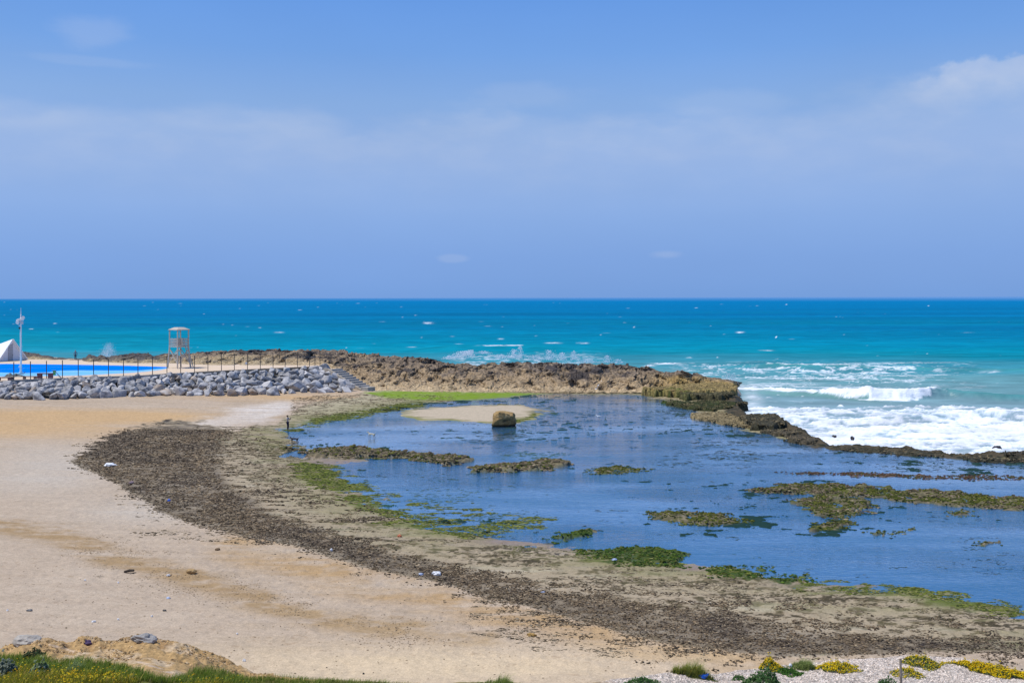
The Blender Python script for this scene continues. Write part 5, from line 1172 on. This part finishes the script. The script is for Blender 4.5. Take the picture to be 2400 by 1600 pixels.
litter('plastic_bag', 1022, 1347, 22, 9, 'crumpled white plastic bag on the dark seaweed below the middle of the beach', 'bag', M_plw, seed=3)
litter('plastic_sheet', 985, 1347, 12, 5, 'small pale scrap of plastic just left of the white bag', 'plastic scrap', M_plg, seed=4)
litter('plastic_sheet', 257, 1091, 30, 6, 'long flat white plastic sheet on the left end of the seaweed bank', 'plastic scrap', M_plw, seed=5)
litter('plastic_scrap', 395, 1175, 8, 6, 'small bright blue plastic scrap on the lower edge of the seaweed', 'plastic scrap', M_plb, seed=6)
litter('plastic_scrap', 307, 1132, 9, 5, 'small pinkish plastic scrap near the left end of the seaweed bank', 'plastic scrap', plain('pink_plastic', (.55, .38, .36), .6), seed=7)
litter('plastic_scrap', 935, 1257, 9, 5, 'small orange plastic scrap on the brown rock shelf', 'plastic scrap', plain('orange_plastic', (.62, .20, .10), .6), seed=8)
litter('plastic_cup', 775, 1290, 6, 5, 'tiny white cup on the lower edge of the seaweed bank left of centre', 'cup', M_plw, seed=9)
litter('plastic_scrap', 1271, 1389, 9, 5, 'small lilac plastic scrap on the seaweed right of the white bag', 'plastic scrap', M_plg, seed=10)
litter('plastic_scrap', 393, 1402, 10, 4, 'small pale blue scrap on the tan sand at the lower left', 'plastic scrap', M_plg, seed=11)
litter('plastic_scrap', 1438, 1313, 12, 5, 'pale scrap lying in the green weed at the lagoon edge', 'plastic scrap', M_plg, seed=12)
litter('beach_stone', 448, 1342, 24, 10, 'single tan square stone on the sand right of the driftwood', 'stone', plain('tan_beach_stone', (.40, .27, .13), .9, .1, .2, 6), seed=13, rough=.22)
litter('beach_stone', 67, 1431, 13, 5, 'small grey stone alone on the pale sand at the left', 'stone', plain('grey_beach_stone', (.20, .195, .19), .9, .1, .2, 6), seed=14, rough=.25)
litter('beach_stone', 384, 1431, 9, 4, 'small dark grey stone left of the tan debris patch', 'stone', plain('dark_beach_stone', (.10, .095, .09), .9, .1, .2, 6), seed=15, rough=.25)
litter('weed_lump', 508, 1289, 12, 5, 'small brown lump of dry weed on the open sand', 'weed lump', plain('brown_lump', (.17, .11, .06), .9), seed=16)
litter('weed_lump', 1244, 1489, 18, 7, 'orange brown weed lump on the warm sand near the bottom centre', 'weed lump', plain('orange_lump', (.38, .24, .08), .9), seed=17)
for i, (a, b, w_) in enumerate([(16, 1431, 5), (218, 1457, 10), (275, 1452, 5), (198, 1360, 5), (276, 1366, 5), (393, 1349, 8), (354, 1445, 5), (554, 1486, 5), (850, 1579, 5)]):
    lab = ['tiny white scrap at the left edge of the pale sand', 'small flat white scrap on the lower left sand', 'tiny white scrap right of the flat white scrap on the lower left sand', 'tiny white scrap above the pale sand left of the driftwood', 'tiny white scrap below the driftwood', 'small white scrap between driftwood and tan stone', 'tiny white scrap just above the clay bank on the left', 'tiny white scrap on the tan debris patch', 'tiny dark scrap on the sand at the bottom'][i]
    litter('scrap', a, b, w_, 4, lab, 'scrap', M_plw if i < 8 else M_dark, seed=20 + i)
litter('paper_scrap', 570, 1549, 7, 6, 'small white paper scrap at the right end of the clay bank', 'paper scrap', M_plw, seed=31)
def driftwood():
    b = on_ground(302, 1342); s = b.y / F; o = thing('driftwood_log', b, 'dark brown broken driftwood log lying on the sand at the left', 'log')
    M_d = plain('dark_driftwood', (.075, .058, .045), .9, .1, .3, 5)
    mb = MB(); mb.cyl((-.28, 0, .07), (.0, .03, .13), .05, .075, 9); mb.cyl((0, .03, .13), (.24, 0, .14), .075, .06, 9); mb.build('trunk', M_d, o)
    mb = MB(); mb.cyl((-.38, -.12, .03), (.30, -.16, .04), .035, .03, 8); mb.cyl((.05, -.14, .04), (.36, .02, .03), .02, .012, 7); mb.build('branch', M_d, o)
    b2 = on_ground(232, 1351); mb = MB(); mb.cyl((-.2, 0, .02), (.02, 0, .05), .012, .014, 6); mb.cyl((.02, 0, .05), (.2, .03, .03), .014, .008, 6); mb.cyl((.02, 0, .05), (.08, 0, .14), .01, .005, 6)
    tag(mb.build('driftwood_stick', plain('pale_stick', (.36, .29, .20), .9), None, b2), 'thin pale forked stick on the sand left of the driftwood log', 'stick')
driftwood()
def bluebag():
    b = on_bluff(1643, 1588); s = b.y / F; o = thing('blue_bag', b, 'bright blue plastic bag lying on the gravel in front of the bushy tuft', 'bag')
    lump_mesh('body', 0, 14 * s, 10 * s, 6 * s, M_plb, 40, .28, (0, 0, 5 * s), .1, o); lump_mesh('knot', 0, 3.4 * s, 3 * s, 3 * s, M_plb, 41, .4, (13 * s, 0, 8 * s), 0, o)
bluebag()
litter('plastic_sheet', 2105, 1534, 22, 8, 'pale lilac plastic sheet behind the crest of the gravel above the post', 'plastic sheet', M_plg, lambda a, b: Vector((P(a, b, Y=28.3).x, 28.3, float(bluff_z(np.array([P(a, b, Y=28.3).x]), np.array([28.3]))[0]))), 42, .8)
litter('plastic_sheet', 2298, 1545, 22, 9, 'pale grey plastic sheet poking out above the long yellow flower strip', 'plastic sheet', plain('grey_sheet', (.52, .54, .60), .5), on_bluff, 43, .9)
litter('bottle', 1851, 1562, 8, 9, 'small white plastic bottle between the yellow cushion and the pale tuft', 'bottle', M_plw, on_bluff, 44, 1, .2)
litter('cloth', 205, 1508, 18, 10, 'dark purple cloth half buried in the clay bank', 'cloth', plain('purple_cloth', (.075, .05, .11), .9), on_bluff, 45, .8)
litter('bluff_rock', 338, 1505, 62, 22, 'grey layered rock on the crest of the clay bank', 'rock', plain('grey_bluff_rock', (.30, .285, .265), .95, .1, .3, 9, .8, .04), on_bluff, 46, .9, .3)
litter('bluff_rock', 62, 1508, 64, 24, 'pale grey rock at the left end of the clay bank crest', 'rock', plain('pale_bluff_rock', (.40, .365, .315), .95, .1, .2, 9, .8, .04), on_bluff, 47, .9, .25)
for i, (a, b, w_, l) in enumerate([(1702, 968, 0, '')]): pass
def waverock(px, py, wpx, hpx, seed, label):
    b = P(px, py, -.5); s = b.y / F; o = lump_mesh('sea_rock', 0, wpx * s / 2, wpx * s * .4, hpx * s, plain('wet_dark_rock', (.035, .032, .035), .5, .4, .3, 4), seed, .3, (b.x, b.y, -.45)); tag(o, label, 'rock')
waverock(1997, 1028, 9, 5, 51, 'small round dark rock poking out of the white surf'); waverock(1955, 1023, 10, 3, 52, 'low dark rock in the white surf left of the round one')
waverock(1724, 955, 20, 14, 53, 'dark wet rock standing in the surf below the reef ledge cliff'); waverock(2335, 1060, 26, 12, 54, 'brown rock at the right end of the reef rim')

# ------------------------------------------------------------------ spray (clouds of droplets)
def spray(name, pts, rad, label):
    n = len(pts); t = np.array([(1, 1, 1), (-1, -1, 1), (-1, 1, -1), (1, -1, -1)]) * .6; f = np.array([(0, 1, 2), (0, 3, 1), (0, 2, 3), (1, 3, 2)])
    V = pts[:, None] + t[None] * rad[:, None, None]; Fq = (np.arange(n)[:, None, None] * 4 + f[None]).reshape(-1, 3)
    tag(rawmesh(name, V.reshape(-1, 3), Fq, plain('sea_spray', (.86, .88, .92), .8, .1, .02)), label, 'spray', kind='stuff')
def plume():
    b = P(250, 838, 0.5, ); b = Vector((P(250, 0, Y=192).x, 192, .5)); n = 8500
    h = 1 - np.sqrt(rng.random(n)); z = 1.4 + h * 5.2 + rng.normal(0, .2, n); x = (rng.random(n) + rng.random(n) - 1) * (1 - h) ** .9 * 3.6 + rng.normal(0, .3, n); y = rng.normal(0, .7, n)
    spray('spray_plume', np.stack([b.x + x + h * .4, b.y + y, z], 1), rng.uniform(.018, .042, n), 'tall misty plume of sea spray behind the rocks at the left')
plume()
def splashes():
    P_ = []
    def fan(dx, dy, wd, hd, n, sk=0):
        Yd = 205; q = P(dx / .98, dy / .98, Y=Yd); s = Yd / F / .98
        n = int(n * .55); h = rng.random(n) ** 1.6; x = rng.normal(0, .45, n) * wd * s * (1 - .55 * h) + sk * h * wd * s; P_.append(np.stack([q.x + x, Yd + rng.normal(0, .8, n), q.z + h * hd * s], 1))
    for a in [(1055,822,34,16,1500,.3),(1075,816,18,12,700,.4),(1030,824,18,7,400),(1150,824,30,10,500),(1180,822,16,20,700),(1195,822,10,26,420,-.1),(1230,826,30,10,500),(1262,826,18,22,600),(1290,826,14,17,420),(1318,826,12,20,420),(1350,832,30,8,420),(1395,832,14,16,380),(1420,834,20,9,300),(1110,812,26,6,300)]: fan(*a)
    p = np.concatenate(P_); spray('wave_splash', p, rng.uniform(.04, .10, len(p)), 'white splash of a wave breaking behind the rocky headland')
    n = 900; q = P(1722, 898, Y=172); h = rng.random(n) ** 1.3; x = rng.normal(0, .8, n); spray('cliff_splash', np.stack([q.x + x - .8, 172 + rng.normal(0, .8, n), -.3 + h * 2.2 + x * -.35], 1), rng.uniform(.02, .06, n), 'thin splash of water washing over the end of the reef ledge')
splashes()
def trickle():
    o = [P(1412, 883, Y=163), P(1408, 896, Y=160.5), P(1398, 908, Y=158.5), P(1392, 916, Y=157), P(1410, 922, Y=155.5)]
    mb = MB(); 
    for a, b, w_ in zip(o[:-1], o[1:], (.10, .16, .35, .7)): mb.beam(a + Vector((0, -.3, .1)), b + Vector((0, -.3, .1)), w_, .12)
    tag(mb.build('waterfall', plain('white_water', (.75, .79, .84), .4, .4, .1, 6)), 'thin white trickle of water running down the headland into the lagoon', 'waterfall')
trickle()

# ------------------------------------------------------------------ people and animals (skinned skeletons)
def skin(name, nodes, edges, mat, parent, sub=1, loc=None, col=None):
    """nodes: list of (x,y,z,r); first is the root"""
    me = bpy.data.meshes.new(name); me.from_pydata([n[:3] for n in nodes], edges, []); o = bpy.data.objects.new(name, me); COL.objects.link(o)
    sk = o.modifiers.new('skin', 'SKIN'); sk.branch_smoothing = .6
    for i, n in enumerate(nodes):
        d = me.skin_vertices[0].data[i]; d.radius = (n[3], n[4] if len(n) > 4 else n[3]); d.use_root = (i == 0)
    sb = o.modifiers.new('sub', 'SUBSURF'); sb.levels = sub; sb.render_levels = sub
    dg = bpy.context.evaluated_depsgraph_get(); m2 = bpy.data.meshes.new_from_object(o.evaluated_get(dg)); m2.name = name
    bpy.data.objects.remove(o)
    for p in m2.polygons: p.use_smooth = True
    m2.materials.clear()
    if col is not None:
        v = np.array([q.co for q in m2.vertices]); setcol(m2, col(v))
    return link(name, m2, mat, parent, loc)
def chain(nodes, edges, start, pts):
    i = start
    for p in pts: nodes.append(p); edges.append((i, len(nodes) - 1)); i = len(nodes) - 1
    return i
def hand(nodes, edges, wrist, dirv, sidev, curl):
    """palm and five separate curled fingers"""
    w_ = Vector(nodes[wrist][:3]); d = Vector(dirv).normalized(); s = Vector(sidev).normalized(); dn = d.cross(s).normalized()
    palm = chain(nodes, edges, wrist, [tuple(w_ + d * .05) + (.022, .034), tuple(w_ + d * .085) + (.018, .036)])
    for k, ln in enumerate((.068, .078, .074, .058)):
        b = w_ + d * .09 + s * (-.03 + .02 * k); m1 = b + d * ln * .5 + dn * curl * .015; m2 = m1 + (d * .6 + dn * curl * .8).normalized() * ln * .5
        chain(nodes, edges, palm, [tuple(b) + (.0085,), tuple(m1) + (.008,), tuple(m2) + (.0065,)])
    t0 = w_ + d * .03 - s * .035; chain(nodes, edges, wrist, [tuple(t0) + (.011,), tuple(t0 + d * .035 - s * .018) + (.010,), tuple(t0 + d * .06 - s * .012 + dn * curl * .01) + (.008,)])
def person(loc, rz, hgt, pose, label, shirt_c, trouser_c, hair_c, cap=None):
    o = thing('person', loc, label, 'person', rz=rz); k = hgt / 1.75
    sk_c = plain('skin', (.30, .175, .115), .6, .3, .05, 8)
    # faces -Y in its own space; x to its left
    n = [(0, 0, .95, .13, .10)]; e = []
    ch = chain(n, e, 0, [(0, .01, 1.12, .125, .09), (0, .0, 1.30, .145, .10), (0, .005, 1.44, .10, .08), (0, -.005, 1.52, .052, .052), (0, -.02, 1.60, .068, .078), (0, -.022, 1.68, .072, .088), (0, -.015, 1.735, .045, .055)])
    # nose, ears
    chain(n, e, 6, [(0, -.108, 1.628, .014)]); chain(n, e, 6, [(.078, -.01, 1.63, .016)]); chain(n, e, 6, [(-.078, -.01, 1.63, .016)])
    L = pose['legs']; A = pose['arms']
    legs = []
    for s, (kn, an, toe) in zip((1, -1), L):
        hp = (s * .09, 0, .90, .095, .095); legs.append([hp, kn + (.062,), an + (.042,), toe + (.034,)]); chain(n, e, 0, legs[-1])
    arms = []
    for s, (el, wr, hd) in zip((1, -1), A):
        arms.append([(s * .185, 0, 1.42, .058), el + (.042,), wr + (.030,)]); i = chain(n, e, 3, arms[-1]); hand(n, e, i, hd, (s * .2, .3, .9), pose['curl'])
    sc = lambda q: tuple(np.array(q[:3]) * k) + tuple(np.array(q[3:]) * k)
    skin('body', [sc(q) for q in n], e, sk_c, o)
    g = .014
    grow = lambda q, d=g: tuple(q[:3]) + tuple(r + d for r in q[3:])
    # shirt: torso and upper sleeves
    n2 = [grow((0, 0, .93, .135, .105))]; e2 = []; chain(n2, e2, 0, [grow(n[1]), grow(n[2]), grow((0, .005, 1.43, .10, .08))])
    for s, a in zip((1, -1), arms): m_ = tuple(np.array(a[0][:3]) * .25 + np.array(a[1][:3]) * .75); chain(n2, e2, 3, [grow(a[0]), grow(m_ + (.046,))] + ([grow(a[1]), grow(tuple(np.array(a[1][:3]) * .15 + np.array(a[2][:3]) * .85) + (.034,))] if pose.get('long') else []))
    skin('shirt', [sc(q) for q in n2], e2, plain('shirt_cloth', shirt_c, .9, .1, .12, 14), o)
    n3 = [grow((0, 0, .97, .13, .102), .018)]; e3 = []
    for l in legs: chain(n3, e3, 0, [grow(l[0]), grow(l[1]), grow(l[2])])
    skin('trousers', [sc(q) for q in n3], e3, plain('trouser_cloth', trouser_c, .9, .1, .15, 14), o)
    for l in legs:
        a, t_ = np.array(l[2][:3]), np.array(l[3][:3]); skin('shoe', [sc(tuple(a + [0, .03, -.03]) + (.05, .045)), sc(tuple((a + t_) / 2 + [0, 0, -.02]) + (.05, .042)), sc(tuple(t_) + (.04, .032))], [(0, 1), (1, 2)], M_dark, o)
    hm = plain('hair', hair_c, .8, .2, .2, 20)
    nodes = [(0, .01, 1.68, .082, .09), (0, .015, 1.735, .062, .072), (0, .05, 1.63, .062, .05)]; skin('hair', [sc(q) for q in nodes], [(0, 1), (0, 2)], hm, o)
    for s in (1, -1): skin('eye', [sc((s * .03, -.098, 1.645, .009)), sc((s * .03, -.102, 1.645, .008))], [(0, 1)], M_dark, o)
    if cap:
        c_ = skin('cap', [sc((0, -.01, 1.72, .092, .098)), sc((0, -.01, 1.775, .06, .065))], [(0, 1)], plain('cap_cloth', cap, .8), o)
        MB().box((0, -.13 * k, 1.705 * k), (.15 * k, .12 * k, .014 * k)).build('peak', plain('cap_peak', cap, .8), c_)
    return o
b = on_ground(673.5, 1007.5); b.z = max(b.z, .01)
man = person((b.x, b.y, b.z - .005), R(70), 1.66, dict(legs=[((.14, -.03, .50), (.20, .05, .085), (.22, -.11, .035)), ((-.08, -.06, .50), (-.10, -.03, .085), (-.11, -.19, .035))],
    arms=[((.23, -.16, 1.20), (.09, -.36, 1.32), (-.2, -.5, .9)), ((-.23, -.16, 1.20), (-.06, -.36, 1.34), (.2, -.5, .9))], curl=1.2), 'person in pale shirt and dark blue trousers holding up a phone at the lagoon edge', (.40, .37, .36), (.012, .017, .055), (.02, .015, .012))
hp = man.matrix_basis if False else None
mt = Matrix.Translation(man.location) @ Matrix.Rotation(R(70), 4, 'Z')
ph = mt @ Vector((.01, -.455 * .95, 1.43 * .95)); po_ = thing('mobile_phone', ph, 'small dark phone held up by the person at the lagoon edge', 'phone', rz=R(70))
MB().box((0, 0, 0), (.075, .012, .15)).build('case', M_dark, po_, bevel=.003); MB().box((0, .0075, 0), (.066, .002, .135)).build('screen', plain('phone_screen', (.03, .03, .035), .1, .5), po_)
b = P(176.5, 843.8, ZD)
person((b.x, b.y, ZD + .005), R(25), 1.86, dict(legs=[((.09, -.13, .50), (.09, -.10, .09), (.09, -.26, .04)), ((-.09, .02, .50), (-.09, .22, .12), (-.09, .11, .045))],
    arms=[((.27, .05, 1.15), (.29, -.04, .90), (.02, -.15, -.9)), ((-.27, -.06, 1.15), (-.29, -.14, .91), (-.02, -.15, -.9))], curl=.8, long=True), 'person in white cap and blue grey clothes walking along the terrace', (.14, .22, .30), (.055, .085, .13), (.02, .015, .012), (.75, .78, .80))
def dog(loc, rz, sc, label, cfun, alert=0.0):
    """side-on standing dog; head towards -X in its own space"""
    n = [(.0, 0, .50, .115, .105)]; e = []
    q = chain(n, e, 0, [(-.18, 0, .50, .13, .11), (-.32, 0, .53, .10, .09), (-.44, 0, .64 + alert, .062), (-.53, 0, .70 + alert, .068, .062), (-.62, 0, .675 + alert, .042), (-.70, 0, .655 + alert, .028)])
    chain(n, e, 4, [(-.50, .045, .76 + alert, .020), (-.49, .06, .80 + alert, .010)]); chain(n, e, 4, [(-.50, -.045, .76 + alert, .020), (-.49, -.06, .80 + alert, .010)])
    hp = chain(n, e, 0, [(.17, 0, .50, .095, .085), (.30, 0, .51, .095, .080)])
    chain(n, e, hp, [(.40, 0, .56, .025), (.48, 0, .66, .020), (.49, .02, .74, .018), (.43, .02, .79, .012)])
    for s, dx in ((1, .03), (-1, -.04)):
        chain(n, e, 2, [(-.30 + dx, s * .085, .40, .050), (-.31 + dx, s * .085, .24, .030), (-.29 + dx, s * .085, .05, .022), (-.33 + dx, s * .085, .02, .028)])
        chain(n, e, hp, [(.30 + dx, s * .085, .40, .062), (.24 + dx, s * .085, .28, .038), (.36 + dx, s * .085, .17, .024), (.33 + dx, s * .085, .04, .021), (.29 + dx, s * .085, .02, .027)])
    o = thing('dog', loc, label, 'dog', rz=rz); S_ = lambda q: tuple(np.array(q) * sc)
    skin('body', [S_(q) for q in n], e, attrmat('dog_fur', 30, .8, 1.2, .4, .01, .9, .15), o, 1, None, lambda v: cfun(v / sc))
    skin('nose', [S_((-.715, 0, .662 + alert, .014)), S_((-.73, 0, .662 + alert, .012))], [(0, 1)], M_dark, o)
def fur_pale(v):
    c = np.empty((len(v), 3)); c[:] = (.56, .50, .36); c[v[:, 2] < .25] = (.42, .38, .34); c[v[:, 2] < .42] *= .9; return c
def fur_dark(v):
    c = np.empty((len(v), 3)); c[:] = (.075, .062, .050); c[(v[:, 2] < .20)] = (.34, .30, .25); c[(v[:, 0] < -.55)] = (.36, .33, .29); c[(v[:, 0] > .43)] = (.45, .42, .38); return c
b = on_ground(871, 1027); dog((b.x, b.y, -.05), R(-20), .92, 'pale cream dog wading in the lagoon', fur_pale)
b = on_ground(690, 1038); dog((b.x, b.y, max(b.z, 0) - .02), R(-4), .95, 'dark brindle dog with pale tail standing on the rocks below the man', fur_dark, -.06)
def gull():
    b = P(1402.5, 984, 0); o = thing('seagull', (b.x, b.y, .0), 'small white seagull standing in the shallow lagoon right of the boulder', 'seagull'); s = 1.5
    S_ = lambda q: tuple(np.array(q) * s)
    n = [(0, 0, .27, .075)]; e = []; chain(n, e, 0, [(-.10, 0, .30, .065), (-.17, 0, .38, .035), (-.20, 0, .43, .042), (-.24, 0, .43, .025)]); chain(n, e, 0, [(.12, 0, .265, .055), (.24, 0, .26, .022)])
    skin('body', [S_(q) for q in n], e, M_white, o); 
    for y in (.06, -.06): skin('wing', [S_((-.07, y, .30, .03, .05)), S_((.08, y, .29, .022, .045)), S_((.26, y * .6, .265, .010, .015))], [(0, 1), (1, 2)], plain('grey_wing', (.50, .52, .55), .8), o)
    m = MB(); m.cyl(S_((-.26, 0, .43)), S_((-.32, 0, .415)), .015 * s, .004, 6); m.build('beak', plain('beak', (.55, .33, .05), .5), o)
    for y in (.03, -.03): MB().cyl(S_((.02, y, .22)), S_((.02, y, -.03)), .008 * s, .007 * s, 6).build('leg', plain('gull_leg', (.45, .25, .12), .6), o)
gull()
